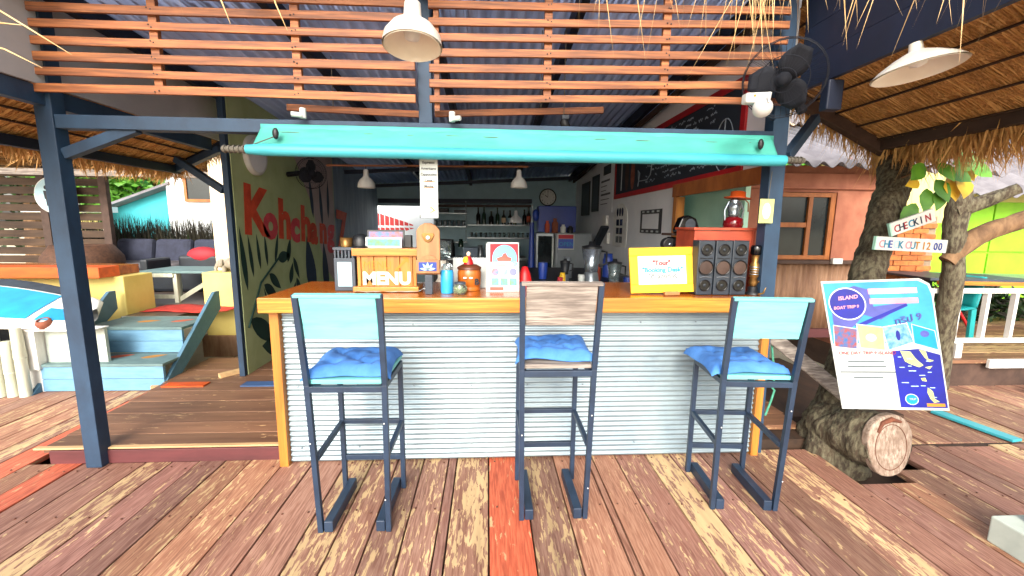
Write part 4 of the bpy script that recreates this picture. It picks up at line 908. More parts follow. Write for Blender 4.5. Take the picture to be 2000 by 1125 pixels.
def thatch_roof(name, label, a, b, c, d, mat, th, nb, bat, loc):
    # a-b: upper edge, d-c: eave; a,b,c,d as points
    a, b, c, d = map(V, (a, b, c, d)); t = T(name, label, 'thatch roof', loc); nrm = (b-a).cross(d-a).normalized(); nrm = nrm if nrm.z > 0 else -nrm
    def f(u, v): return a.lerp(b, u).lerp(d.lerp(c, u), v)
    MB().grid(lambda u, v: f(u, v)+nrm*.02*noise.noise(V((u*14, v*30, 1))), 60, 40).build('thatch_underside', mat, t)
    MB().grid(lambda u, v: f(u, v)+nrm*(th+.03*noise.noise(V((u*9, v*16, 7)))), 30, 16).build('thatch_top', mat, t)
    m = MB()
    slope = (d-a).normalized()
    blades(m, 1800, lambda: f(random.random(), random.random())-nrm*.006, (.12, .35), (.004, .010), slope, .06, .03); stuff(m.build('loose_straw', 'straw', t))
    for k in range(nb):
        v = (k+.5)/nb; p, q = f(-.0, v)-nrm*.02, f(1, v)-nrm*.02
        MB().tube([p, p.lerp(q, .33)+V((0, 0, random.uniform(-.01, .01))), p.lerp(q, .66)+V((0, 0, random.uniform(-.01, .01))), q], .008, 6).build('batten', bat, t)
    return t, f, nrm

# ================================================================== LEFT SIDE: stairs, lounge, yards
random.seed(11)
ST = T('blue_stairs', 'light blue wooden stairs with sloping side boards up to the lounge', 'stairs', (-3.5, 4.3, 0))
for (x0, x1, yf, z0, yb) in ((-4.04, -2.98, 3.93, 0, 4.27), (-3.93, -3.02, 4.27, .26, 4.78)):
    B('riser_board', (x0, yf, z0+.005), (x1, yf+.03, z0+.118), 'steps', ST, .003); B('riser_board', (x0, yf, z0+.121), (x1, yf+.03, z0+.235), 'steps', ST, .003)
    B('tread', (x0-.01, yf-.012, z0+.236), (x1+.01, yb, z0+.262), 'tread', ST, .004)
for x in (-2.985, -4.075):
    FS = fr((x+.02, 3.84, 0), (0, 1, 0), (0, 0, 1)); MB().prism([(0, .0), (.17, .0), (.98, .60), (.98, .80), (.90, .80)], .035, FS).build('stringer', 'stringer', ST, .003)
for x, y, z, mt, a in ((-3.62, 4.12, .2625, 'orange', 15), (-3.3, 4.1, .2625, 'ink_orange', 20), (-3.62, 4.5, .5225, 'ink_orange', 10), (-3.28, 4.5, .5225, 'orange', 25)):
    flat('painted_footprint', leafshape(0, 0, .2, .09, a), fr((x, y, z), (1, .2, 0), (-.2, 1, 0)), mt, ST)
S(B('lounge_floor', (-9, 5.33, .38), (-2.62, 9.6, .515), 'loungefloor'))
B('landing', (-4.02, 4.80, .38), (-3.46, 5.329, .513), 'loungefloor', bpy.data.objects['lounge_floor'])
B('plank_edge', (-4.0, 4.785, .40), (-3.3, 4.799, .518), 'white', bpy.data.objects['lounge_floor'])
t = T('yellow_wall', 'pale yellow plastered half wall with an orange plank on top', 'wall', (-5.5, 5.1, 0)); B('wall', (-9, 4.9, -.2), (-4.03, 5.32, .945), 'yellowwall', t, .01)
B('coping', (-9, 4.72, .946), (-4.12, 4.98, 1.06), 'orange', t, .004); B('coping', (-9, 4.982, .946), (-4.16, 5.30, 1.05), 'topwood', t, .004)
t = T('yellow_pier', 'yellow plastered pier with a stone elephant on top', 'wall', (-3.1, 5.5, 0)); B('wall', (-3.45, 5.3, .1), (-2.5, 5.6, .945), 'yellowwall', t, .01)
B('footing', (-3.5, 5.27, -.1), (-2.45, 5.62, .17), 'rusty', t, .006)
t = T('stone_elephant', 'small grey stone elephant figure on the yellow pier', 'statue', (-3.15, 5.4, .946)); m = MB()
m.ball((-3.16, 5.42, 1.05), (.10, .07, .07), 14, 10).ball((-3.27, 5.40, 1.05), (.055, .05, .055), 12, 8).ball((-3.25, 5.35, 1.06), (.03, .012, .045)).ball((-3.25, 5.46, 1.06), (.03, .012, .045))
for dx in (-.07, .06):
    for dy in (-.035, .035): m.tube([(-3.16+dx, 5.42+dy, .946), (-3.16+dx, 5.42+dy, 1.03)], .028, 8)
m.tube([(-3.31, 5.4, 1.04), (-3.34, 5.4, .99), (-3.335, 5.4, .955)], [.025, .02, .016], 8); m.build('body', 'stone', t)
t = T('cream_column', 'pale cream square column beside the mural wall', 'column', (-3.2, 5.75, 0)); B('shaft', (-3.46, 5.61, .5), (-3.0, 5.9, 2.6), 'cream', t, .006)
t = T('rattan_tub', 'round brown rattan chair behind the orange plank', 'chair', (-6.1, 7.0, .5)); MB().lathe([(.3, 0), (.5, .25), (.48, .5), (.36, .68), (.3, .66), (.36, .5)], 20, o=(-6.3, 7.0, .5)).build('seat', 'rattan', t)
t = T('lounge_sofa', 'long dark blue sofa with grey seat at the back of the lounge', 'sofa', (-5.3, 7.6, .5))
B('base', (-6.9, 7.2, .516), (-3.4, 8.0, .78), 'sofaseat', t, .05)
for k, x in enumerate((-6.2, -5.55, -4.9, -4.25)):
    MB().bar((x, 7.85, .79), (x, 7.95, 1.24), .62, .16, up=(0, 1, 0)).build('back_cushion', 'sofa', t, .06)
B('seat_cushion', (-6.4, 7.15, .781), (-5.3, 7.75, .88), 'sofaseat', t, .04); B('seat_cushion', (-5.28, 7.15, .781), (-3.6, 7.75, .88), 'sofaseat', t, .04)
t = MB().ball((-4.55, 7.1, 1.02), (.26, .12, .14), 16, 10).build('scatter_cushion', 'ink_red'); tag(t, 'rose pink oval cushion on the dark sofa', 'cushion')
t = T('dark_armchair', 'dark armchair in front of the sofa', 'armchair', (-4.9, 6.7, .5)); B('seat', (-5.0, 6.5, .516), (-4.2, 7.0, .86), 'dark', t, .05); B('arm', (-5.1, 6.5, .516), (-4.99, 7.0, 1.0), 'dark', t, .03); B('back', (-4.9, 7.0, .52), (-4.2, 7.1, 1.02), 'dark', t, .04)
t = T('coffee_table', 'low cream wooden coffee table with braced legs on the lounge floor', 'table', (-3.9, 5.9, .515))
B('top', (-4.42, 5.6, .90), (-3.1, 6.25, .93), 'tread', t, .004)
for x in (-4.36, -4.02):
    B('leg', (x, 5.62, .516), (x+.05, 5.67, .899), 'bamboo', t, .003)
for x in (-4.36, -3.2): B('leg', (x, 6.15, .516), (x+.05, 6.2, .899), 'bamboo', t, .003)
B('apron', (-4.40, 5.6, .85), (-4.0, 5.618, .898), 'bamboo', t, .003); B('stretcher', (-4.309, 5.63, .57), (-4.021, 5.66, .62), 'bamboo', t); MB().bar((-3.99, 5.65, .55), (-3.6, 6.0, .88), .03, .05).build('brace', 'bamboo', t)
t = MB().grid(lambda u, v: V((-3.98+.95*u, 5.0+.42*v+.05*math.sin(u*7), .52+.012*noise.noise(V((u*6, v*5, 2)))+.006)), 20, 8).build('red_mat', 'redmat', None, solid=.006); tag(t, 'crumpled red mat at the top of the blue stairs', 'mat')
t = T('slat_wall', 'dark horizontal board wall with light showing through the gaps', 'wall', (-7.3, 7.6, .5))
for k in range(13):
    B('board', (-9.6, 7.6, .56+k*.142), (-6.36, 7.63, .56+k*.142+.118), 'slatwall', t, .003)
for x in (-8.6, -7.35, -6.4): B('post', (x, 7.52, .5), (x+.12, 7.598, 2.45), 'beamwood', t, .004)
t = MB().bar((-7.9, 6.6, .5), (-8.0, 6.75, 2.1), .12, .05).build('leaning_plank', 'bamboo', None, .004); tag(t, 'pale plank leaning by the dark board wall', 'plank')
t = T('round_sign', 'round white washroom sign with two dark figures', 'sign', (-7.0, 7.35, 1.65)); MB().lathe([(.29, -.02), (.29, .02), (.27, .03)], 32, Mc, (-6.98, 7.4, 1.95)).build('disc', 'white', t)
MB().lathe([(.27, .031), (0, .032)], 32, Mc, (-6.98, 7.4, 1.95)).build('face', 'paperblue', t)
FR_ = XZ(-6.98, 7.366, 1.95)
for sx in (-.08, .08):
    flat('figure', circ(sx, .12, .035, 14), FR_, 'ink', t); flat('figure', [(sx-.05, .07), (sx+.05, .07), (sx+(.075 if sx > 0 else .04), -.06), (sx+.025, -.06), (sx+.02, -.17), (sx-.02, -.17), (sx-.025, -.06), (sx-(.075 if sx > 0 else .04), -.06)], FR_, 'ink', t)
t = T('lounge_beam', 'weathered pale beam under the edge of the lounge thatch', 'beam', (-5, 6.9, 2.2)); MB().bar((-7.6, 6.9, 2.27), (-3.2, 6.9, 2.25), .06, .09).build('beam', 'greywood', t)
lr, f, nrm = thatch_roof('lounge_roof', 'thatched roof over the dim lounge with the dark sofa', (-9, 6.3, 2.65), (-3.05, 6.3, 2.65), (-3.05, 8.2, 2.36), (-9, 8.2, 2.36), 'thatch', .12, 5, 'batten', (-6, 6.8, 2.3))
m = blades(MB(), 5200, lambda: (random.uniform(-7.8, -3.3), random.uniform(8.3, 8.7), .5), (.6, 1.25), (.012, .03), (0, 0, 1), .12, .1); stuff(tag(m.build('reed_hedge', 'reed'), 'dense dry reed hedge behind the dark sofa', 'hedge'))
stuff(tag(blades(MB(), 900, lambda: (random.uniform(-7.8, -3.3), random.uniform(8.3, 8.7), .5), (.5, .95), (.02, .04), (0, 0, 1), .15, .1).build('hedge_leaves', 'leafdark'), 'dark green leaves in the dry reed hedge', 'hedge'))
h = T('white_house', 'white plastered house with a framed window beyond the lounge', 'house', (-6, 12.5, -.6)); B('wall', (-8.5, 12, -.6), (-3.2, 16, 4.2), 'housewhite', h)
w_ = B('window', (-7.95, 11.97, 2.15), (-7.3, 11.999, 2.9), 'winglass', h)
for a, b in (((-8.02, 11.94, 2.08), (-7.24, 11.99, 2.148)), ((-8.02, 11.94, 2.149), (-7.951, 11.99, 2.95)), ((-7.299, 11.94, 2.149), (-7.24, 11.99, 2.95))): B('frame', a, b, 'framewood', w_)
flat('red_emblem', [(0, .15), (.12, .3), (.24, .15), (.12, 0)], XZ(-7.4, 11.998, 1.35), 'red', h)
h = T('turquoise_house', 'turquoise gabled house with a grey roof edge', 'house', (-9.3, 13, -.6))
MB().prism([(-10.2, -.6), (-8.45, -.6), (-8.45, 2.5), (-9.6, 2.08), (-10.2, 1.85)], 3, XZ(0, 12.3, 0)).build('wall', 'turquoise', h)
MB().bar((-10.3, 12.2, 1.86), (-8.4, 12.2, 2.56), .5, .06).build('roof_edge', 'fibrecement', h); MB().bar((-11.5, 11.6, 1.82), (-9.7, 11.6, 1.84), .6, .14).build('lean_to_roof', 'housewhite', h)
B('lean_to_wall', (-11.5, 11.9, -.6), (-10.22, 11.95, 1.7), 'yellowpale', h)
def leafy(name, label, cx, cy, cz, rx, ry, rz, n, size, mat='leaf', trunk=True, cat='tree', mat2=None):
    t = T(name, label, cat, (cx, cy, -.6)); mb = MB(); mb2 = MB()
    cl = [(V((random.gauss(0, .5), random.gauss(0, .5), random.gauss(0, .45)))) for _ in range(max(6, n//120))]
    for i in range(n):
        c_ = random.choice(cl); p = V((cx, cy, cz))+V(((c_.x+random.gauss(0, .2))*rx, (c_.y+random.gauss(0, .2))*ry, (c_.z+random.gauss(0, .2))*rz))
        d = V((random.gauss(0, 1), random.gauss(0, 1), random.gauss(0, .5)-.3)).normalized(); sd = d.cross(V((random.gauss(0, 1), random.gauss(0, 1), random.gauss(0, 1)))).normalized()
        s_ = size*random.uniform(.6, 1.3); nn = d.cross(sd)*.12*s_
        (mb2 if mat2 and random.random() < .3 else mb).add([p, p+d*s_*.45+sd*s_*.28+nn, p+d*s_, p+d*s_*.45-sd*s_*.28+nn], [(0, 1, 2, 3)])
    stuff(mb.build('crown', mat, t))
    if mat2: stuff(mb2.build('crown_yellow_leaves', mat2, t))
    if trunk:
        MB().tube([(cx, cy, -.6), (cx+.1, cy, cz*.5), (cx, cy, cz)], [.22*size*4, .16*size*4, .06], 8).build('trunk', 'bark2', t)
        for k in range(4): MB().tube([(cx, cy, cz*.6), (cx+random.uniform(-.6, .6)*rx, cy+random.uniform(-.6, .6)*ry, cz+random.uniform(-.2, .5)*rz)], [.07, .02], 6).build('limb', 'bark2', t)
    return t
leafy('broadleaf_tree', 'bright green leafy tree rising behind the turquoise house', -11.5, 15, 3.2, 2.6, 1.6, 1.5, 5000, .3)
leafy('broadleaf_tree', 'green tree far behind the board wall', -16, 16, 3.5, 3, 2, 2, 3500, .35, 'leafdark')
leafy('broadleaf_tree', 'dark green tree behind the white painted wall', -2.5, 16, 3.4, 3, 2, 2, 3000, .35, 'leafdark')
# paddle board, planter, bamboo
t = T('paddle_board', 'blue and white paddle board lying behind the bamboo fence', 'paddle board', (-5, 4.1, .7))
def pb(u, v, s_):
    L_ = 2.2; x = -3.72-L_*u; w = .36*math.sin(math.pi*min(.5, .12+u*.9))**.7*(1 if u > .02 else .3)
    yv = 4.15+(v-.5)*2*w; th = .055*(1-(2*v-1)**4)**.5 if 0 < v < 1 else 0
    return V((x, yv, .70+.11*min(1, u*2.2)+(yv-4.15)*.38-.04*(1-u)**4+s_*th))
MB().grid(lambda u, v: pb(v, u, 1), 14, 30).grid(lambda u, v: pb(u, v, -1), 30, 14).build('hull', 'white', t)
MB().grid(lambda u, v: pb(.17+.8*u, .12+.6*v-.0*u, 1)+V((0, -.004, .006)), 24, 8).build('deck_pad', 'sup_blue', t); MB().grid(lambda u, v: pb(.12+.85*u, .74+.2*v, 1)+V((0, -.004, .007)), 20, 4).build('edge_pad', 'sup_dark', t)
MB().grid(lambda u, v: pb(.02+.12*u, .1+.3*v, 1)+V((0, -.004, .006)), 6, 4).build('nose_patch', 'sup_blue', t)
B('board_stand', (-5.5, 4.05, .0), (-4.2, 4.35, .62), 'dark', None); tag(bpy.data.objects['board_stand'], 'dark rack under the paddle board', 'rack')
t = T('white_planter', 'white painted wooden planter box beside the blue stairs', 'planter', (-3.8, 4.0, 0)); B('front', (-4.14, 3.90, .22), (-4.02, 3.93, .58), 'white', t); B('side', (-4.02, 3.99, .0), (-3.5, 4.02, .575), 'paledirty', t); B('box', (-4.16, 3.935, .0), (-4.03, 4.5, .57), 'white', t, .004); B('rim', (-4.18, 3.88, .581), (-3.5, 4.04, .592), 'white', t)
t = T('clay_pot', 'small broken terracotta pot on the white planter', 'pot', (-3.98, 3.95, .593)); MB().lathe([(.035, 0), (.055, .02), (.06, .055), (.045, .085), (.035, .08), (.05, .05)], 16, Matrix.Rotation(R(20), 4, 'X'), (-3.95, 3.95, .597)).build('pot', 'clay', t)
for k in range(10):
    x = -4.10-k*.10; hgt = (.62, .50, .66, .58, .64)[k % 5]; n_ = random.uniform(.2, .4)
    t = T('bamboo_post', 'white bamboo fence post standing by the blue stairs', 'fence post', (x, 3.84, 0), 'white bamboo fence posts')
    MB().tube([(x, 3.84, 0), (x-.004, 3.845, n_), (x-.004, 3.845, n_+.004), (x-.012, 3.85, hgt)], [.042, .040, .043, .038], 14).build('cane', 'bamboo', t)
    MB().tube([(x-.004, 3.845, n_-.004), (x-.004, 3.845, n_+.008)], .0435, 14, False).build('node_ring', 'bamboo', t)

# ================================================================== THATCH
# right: slopes down to +x
tr, f, nrm = thatch_roof('thatched_roof', 'thatched roof slope with dark battens above the tree', (1.93, .2, 2.90), (1.93, 3.5, 2.90), (3.26, 3.5, 2.24), (3.26, .2, 2.24), 'thatchx', .12, 7, 'batten', (2.6, 1.9, 2.2))
MB().bar((3.22, .2, 2.225), (3.22, 3.52, 2.235), .07, .09).build('eave_beam', 'beamwood', tr, .006)
MB().bar((2.2, 3.45, 2.70), (3.28, 3.45, 2.18), .07, .09).build('end_rafter', 'beamwood', tr, .006)
m = blades(MB(), 4800, lambda: (3.27+random.uniform(-.05, .08), random.uniform(.2, 3.55), 2.24+random.uniform(-.02, .14)), (.16, .40), (.006, .016), (.25, 0, -1), .22, .35); stuff(m.build('eave_fringe', 'straw', tr))
m = blades(MB(), 1000, lambda: (lambda s: (1.95+1.35*s, 3.52+random.uniform(-.02, .05), 2.91-.67*s+random.uniform(-.03, .1)))(random.random()), (.10, .32), (.005, .014), (.15, .1, -1), .25, .35); stuff(m.build('end_fringe', 'straw', tr))
# left: small pent roof sloping down to -x
tl, f, nrm = thatch_roof('thatched_awning', 'narrow thatched awning on the left side of the bar', (-2.5, .9, 2.36), (-2.5, 4.45, 2.36), (-3.06, 4.45, 2.07), (-3.06, .9, 2.07), 'thatchx', .1, 5, 'batten', (-2.8, 2.7, 2.0))
MB().bar((-3.0, .9, 2.045), (-3.0, 4.42, 2.045), .05, .07).build('eave_beam', 'navy_dark', tl, .004)
MB().bar((-2.5, 4.40, 2.33), (-3.04, 4.40, 2.04), .05, .06).build('end_rafter', 'navy_dark', tl, .004)
m = blades(MB(), 2200, lambda: (-3.08+random.uniform(-.05, .04), random.uniform(.9, 4.5), 2.07+random.uniform(-.01, .1)), (.10, .22), (.008, .02), (-.2, 0, -1), .25, .3); stuff(m.build('eave_fringe', 'straw', tl))
m = blades(MB(), 500, lambda: (lambda s: (-2.45-.62*s, 4.48+random.uniform(-.02, .04), 2.37-.3*s+random.uniform(-.02, .08)))(random.random()), (.08, .2), (.005, .014), (-.1, .1, -1), .25, .3); stuff(m.build('end_fringe', 'straw', tl))
# near: eave of the hut the camera looks out from
tn, f, nrm = thatch_roof('thatched_eave', 'edge of a thatched eave with loose straws hanging down', (-2.2, .55, 2.95), (3.1, .55, 2.95), (3.1, 1.2, 2.52), (-2.2, 1.2, 2.52), 'thatch', .1, 3, 'batten', (.5, .9, 2.5))
m = blades(MB(), 16, lambda: (random.uniform(-2.1, .6), 1.2+random.uniform(-.06, .06), 2.48), (.28, .40), (.002, .004), (0, .15, -1), .14, .35)
blades(m, 44, lambda: (random.uniform(.22, 1.35), 1.2+random.uniform(-.06, .06), 2.48), (.32, .50), (.003, .007), (0, .1, -1), .14, .3)
blades(m, 26, lambda: (random.uniform(.66, .8), 1.2+random.uniform(-.05, .05), 2.48), (.34, .50), (.003, .006), (0, .1, -1), .06, .2)
blades(m, 30, lambda: (random.uniform(1.3, 2.6), 1.2+random.uniform(-.06, .06), 2.46), (.30, .48), (.003, .007), (-.1, .1, -1), .16, .35)
for pts in (((-1.04, 1.0, 2.0), (-.95, 1.0, 1.944), (-.869, 1.0, 1.893)), ((-1.05, 1.0, 1.91), (-1.0, 1.0, 1.90), (-.93, 1.0, 1.865)), ((-1.06, 1.0, 1.955), (-1.0, 1.0, 1.95), (-.955, 1.0, 1.947)), ((-.62, 1.05, 2.12), (-.585, 1.05, 2.03), (-.57, 1.05, 1.985)), ((-.49, 1.05, 2.12), (-.47, 1.05, 2.03), (-.448, 1.05, 1.975))):
    m.tube([(pts[0][0]-.12 if pts[0][0] < -.9 else pts[0][0], 1.15, 2.5)]+list(pts), [.002, .0022, .0018, .0005], 5, False)
stuff(m.build('hanging_straws', 'strawpale', tn))
stuff(blades(MB(), 2000, lambda: (random.uniform(-2.2, 3.1), 1.22+random.uniform(-.06, .06), 2.56), (.06, .18), (.004, .010), (0, .2, -1), .2, .2).build('eave_fringe', 'straw', tn))
t = T('navy_fascia', 'deep navy boarded fascia beside the thatched roof', 'fascia', (1.93, 1.7, 2.37)); 
for k in range(4): B('board', (1.88, .6, 2.368+k*.17), (1.91, 2.62, 2.368+k*.17+.168), 'navy_dark', t)

# ================================================================== RIGHT SIDE: tree, poster, houses, railing
random.seed(5)
TR = T('leaning_tree', 'thick leaning tree with rough bark growing through the deck', 'tree', (2.5, 2.65, -.6))
def rough_tube(mb, pts, rads, n=22, sub=9, amp=.16, fq=5):
    P_ = []; Rr = []
    for i in range(len(pts)-1):
        for k in range(sub):
            t_ = k/sub; P_.append(V(pts[i]).lerp(V(pts[i+1]), t_)); s_ = t_*t_*(3-2*t_); Rr.append(rads[i]*(1-s_)+rads[i+1]*s_)
    P_.append(V(pts[-1])); Rr.append(rads[-1])
    for _ in range(4): P_ = [P_[0]]+[(P_[i-1]+2*P_[i]+P_[i+1])/4 for i in range(1, len(P_)-1)]+[P_[-1]]
    s0 = len(mb.v); mb.tube(P_, Rr, n)
    ax = [P_[min(i, len(P_)-1)] for i in range(len(P_)) for _ in range(n)]
    for j in range(len(P_)*n):
        v = V(mb.v[s0+j]); c_ = ax[j]; q = V((v.x*fq, v.y*fq, v.z*fq*.6))
        k_ = 1+amp*noise.noise(q)+amp*.6*noise.noise(q*2.7)+amp*.9*(abs(noise.noise(V((v.x*26, v.y*26, v.z*9))))-.25)+amp*.5*noise.noise(q*9)
        mb.v[s0+j] = tuple(c_+(v-c_)*k_)
    return mb
rough_tube(MB(), [(2.50, 2.72, -.6), (2.46, 2.70, 0), (2.54, 2.76, .35), (2.70, 2.90, .8), (2.87, 3.04, 1.25), (3.07, 3.18, 1.62), (3.28, 3.34, 1.95), (3.6, 3.75, 2.55)], [.26, .215, .15, .11, .105, .108, .11, .1], 60, 26).build('trunk', 'bark', TR)
rough_tube(MB(), [(2.47, 2.74, .16), (2.47, 2.5, .2), (2.49, 2.33, .225)], [.19, .185, .17], 50, 16, .12).build('sawn_limb', 'bark', TR)
FCUT = fr((2.492, 2.322, .225), (1, .12, 0), (-.02, .13, 1))
cutp = [(.165*math.cos(a)*(1+.06*math.sin(3*a)), .205*math.sin(a)*(1+.05*math.cos(2*a))) for a in [2*math.pi*k/30 for k in range(30)]]
cw = MB().prism(cutp, .05, FCUT).build('cut_face', 'cutwood', TR, .01)
for rr in (.118,):
    m = MB(); m.tube([FCUT @ V((rr*math.cos(a)*1.0, rr*1.2*math.sin(a)-.01, .0015)) for a in [2*math.pi*k/30 for k in range(31)]], .0022, 4, False); m.build('growth_ring', 'cutdark', cw)
m = MB().tube([FCUT @ V(q) for q in ((-.10, .09, .003), (-.07, .145, .004), (.0, .165, .004), (.07, .145, .003))], [.006, .014, .016, .008], 6); m.build('dark_scar', 'cutdark', cw)
rough_tube(MB(), [(4.53, 3.85, -.6), (4.50, 3.85, .6), (4.45, 3.8, 1.1), (4.39, 3.8, 1.5), (4.40, 3.8, 1.8), (4.42, 3.8, 1.95)], [.1, .09, .08, .085, .09, .05], 18, 7, .14).build('second_stem', 'bark', TR)
rough_tube(MB(), [(4.36, 3.8, 1.25), (4.55, 3.75, 1.5), (4.9, 3.6, 1.68), (5.6, 3.4, 1.8)], [.07, .085, .08, .07], 14, 7, .12).build('side_branch', 'bark2', TR)
rough_tube(MB(), [(4.36, 3.8, 1.72), (4.55, 3.7, 1.82), (4.7, 3.6, 1.92)], [.075, .06, .05], 12, 5, .12).build('side_branch', 'bark', TR)
def big_leaf(p, L_, W, d, up):
    d = V(d).normalized(); sd = d.cross(V(up)).normalized(); n_ = sd.cross(d)
    pts = [(0, 0), (.12, .5), (.35, .95), (.6, .8), (.85, .35), (1, 0)]; vs = [V(p)]; fs = []
    mid = [V(p)+d*L_*a-n_*.1*L_*a*a for a, _ in pts]; lt = [m_+sd*W*.5*b+n_*.04*L_ for m_, (_, b) in zip(mid, pts)]; rt = [m_-sd*W*.5*b+n_*.04*L_ for m_, (_, b) in zip(mid, pts)]
    vs = mid+lt[1:5]+rt[1:5]
    fs = [(0, 6, 1), (0, 1, 10)]+[(i, i+5, i+6, i+1) for i in (1, 2, 3)]+[(i, i+1, i+10, i+9) for i in (1, 2, 3)]+[(4, 9, 5), (4, 5, 13)]
    return vs, fs
for k, (x, y, z, L_, W, d, mt) in enumerate(((2.86, 2.74, 1.80, .17, .10, (-.5, -.1, -.75), 'leaf'), (2.92, 2.74, 1.9, .15, .10, (-.1, -.2, -.8), 'leaf'), (2.88, 2.72, 1.99, .12, .09, (-.7, -.2, .3), 'leaf'), (2.97, 2.74, 1.96, .15, .11, (.3, -.3, -.7), 'leaf'),
      (3.06, 2.74, 1.98, .15, .12, (.2, -.3, -.9), 'leafyellow'), (3.1, 2.76, 2.02, .16, .11, (.5, -.2, -.8), 'leafyellow'), (2.84, 2.72, 1.94, .10, .07, (-.8, -.2, -.2), 'leafyellow'), (2.99, 2.74, 2.05, .13, .1, (-.2, -.3, .5), 'leaf'), (3.16, 2.78, 2.08, .14, .1, (.4, -.2, -.5), 'leafyellow'), (3.02, 2.74, 1.9, .14, .09, (-.3, -.3, -.9), 'leaf'), (3.05, 2.72, 2.06, .15, .12, (.5, -.3, .1), 'leaf'), (3.3, 2.9, 2.12, .16, .12, (.3, -.2, -.8), 'leafyellow'), (3.4, 2.9, 2.14, .15, .12, (-.1, -.2, -.9), 'leafyellow'), (3.0, 2.7, 2.02, .14, .1, (.7, -.3, -.4), 'leaf'), (2.93, 2.7, 2.06, .13, .1, (.3, -.4, -.6), 'leaf'), (3.14, 2.72, 1.98, .14, .11, (-.2, -.4, -.8), 'leafyellow'), (2.82, 2.7, 2.03, .12, .09, (-.6, -.3, -.5), 'leaf'), (3.2, 2.74, 2.06, .13, .1, (.6, -.3, -.4), 'leaf'))):
    vs, fs = big_leaf((x*1.12, y*1.12, 1.47+(z-1.55)*1.1), L_*1.3, W*1.35, d, (0, -1, .3)); MB().add(vs, fs, True).build('large_leaf', mt, TR)
MB().tube([(3.15, 3.3, 1.9), (3.3, 3.15, 2.0), (3.5, 3.12, 2.1), (3.8, 3.2, 2.2)], .008, 6).build('twig', 'bark2', TR)
# poster board
o = T('tour_poster', 'tilted blue and white boat trip poster resting on the sawn limb', 'poster', (2.3, 2.3, .47))
TL, TRp, BL = V((1.956, 2.373, 1.241)), V((2.49, 2.239, 1.281)), V((2.149, 2.327, .47))
xv, yv = (TRp-TL), (TL-BL); zv = xv.cross(yv).normalized()
FP = Matrix(((xv.x, yv.x, zv.x, BL.x), (xv.y, yv.y, zv.y, BL.y), (xv.z, yv.z, zv.z, BL.z), (0, 0, 0, 1)))     # unit square = the board
MB().prism([(0, 0), (1, 0), (1, .9), (.98, .96), (.9, 1.0), (0, 1)], .006, FP).build('sheet', 'paper', o)
def pf(nm, pts, mt, dz=.001): return flat(nm, pts, FP, mt, o, th=.0008, dz=dz)
pf('sky_field', [(.015, .52), (.985, .52), (.985, .88), (.96, .95), (.88, .985), (.015, .985)], 'postercyan')
pf('boat_shadow', [(.05, .55), (.25, .66), (.35, .74), (.5, .70), (.78, .83), (.45, .80), (.42, .93), (.3, .96), (.06, .9)], 'poster_violet', .0018)
pf('boat_stripe', [(.25, .66), (.75, .82), (.76, .80), (.27, .635)], 'posterblue', .0026)
pf('badge_rim', circ(.21, .825, .175, 30, .125), 'paper', .0032); pf('badge', circ(.21, .825, .163, 30, .115), 'posterblue', .004)
def pt(body, u, v, size, mt, ang=0, sx=1.0, bold=0):
    # text in the plane of the board, measured in metres along its own edges
    X = xv.normalized(); Y = (yv-X*yv.dot(X)).normalized(); q = FP @ V((u, v, 0)); F_ = fr(q+zv*.0055, X, Y) @ Matrix.Rotation(R(ang), 4, 'Z')
    text('lettering', body, size, mt, o, F_, sx=sx, bold=bold, ext=.0004)
pt('ISLAND', .13, .855, .03, 'ink_pink', 6, bold=.0008); pt('BOAT TRIP 9', .075, .785, .024, 'ink_pink', 4, sx=.95, bold=.0008)
for k in range(2): pf('heading_band', rect(.42, .895-k*.075, .86, .935-k*.075), 'ink_pink', .0032)
pt('ทริป 9', .62, .66, .055, 'poster_violet', 14, bold=.001)
for a, mt in (([(.03, .5), (.23, .48), (.26, .63), (.05, .66)], 'photo_mix'), ([(.27, .49), (.49, .47), (.5, .64), (.27, .665)], 'poster_land'), ([(.53, .47), (.76, .53), (.72, .67), (.5, .64)], 'poster_photo'), ([(.77, .52), (.97, .47), (.96, .61), (.77, .66)], 'sup_blue')):
    cx = sum(p[0] for p in a)/4; cy = sum(p[1] for p in a)/4
    pf('photo_border', [(cx+(x-cx)*1.08, cy+(y-cy)*1.08) for x, y in a], 'paper', .0040); pf('photo', a, mt, .0048)
pf('turtle', circ(.38, .565, .05, 14, .03), 'cream', .0056); pf('diver', circ(.63, .58, .02, 10, .04), 'posterblue', .0056); pf('fish', circ(.87, .59, .04, 12, .025), 'poster_violet', .0056)
pt('ONE DAY TRIP 9 ISLAND', .05, .435, .0285, 'ink_red', 0, sx=.93)
for k, w in enumerate((.34, .36, .52, .28)): pf('text_line', rect(.3-w/2, .375-k*.042, .3+w/2, .385-k*.042), 'ink_grey', .002)
pf('map_sea', [(.56, .02), (.985, .02), (.985, .43), (.8, .475), (.56, .46)], 'posterblue', .002)
for a in ([(.63, .46), (.72, .455), (.76, .40), (.82, .35), (.78, .335), (.70, .36), (.66, .38)], [(.80, .47), (.86, .455), (.87, .40), (.92, .385), (.88, .375), (.84, .41)], [(.83, .18), (.87, .15), (.88, .09), (.92, .07), (.87, .06), (.84, .09), (.82, .14)], [(.83, .335), (.9, .345), (.87, .32)], [(.78, .25), (.82, .255), (.83, .225), (.79, .23)]): pf('island', a, 'poster_land', .003)
for k in range(16): u_ = random.choice((.6, .68, .74, .77, .85)); v_ = random.uniform(.09, .42); pf('map_label', rect(u_, v_, u_+random.uniform(.03, .07), v_+.006), 'paperblue', .003)
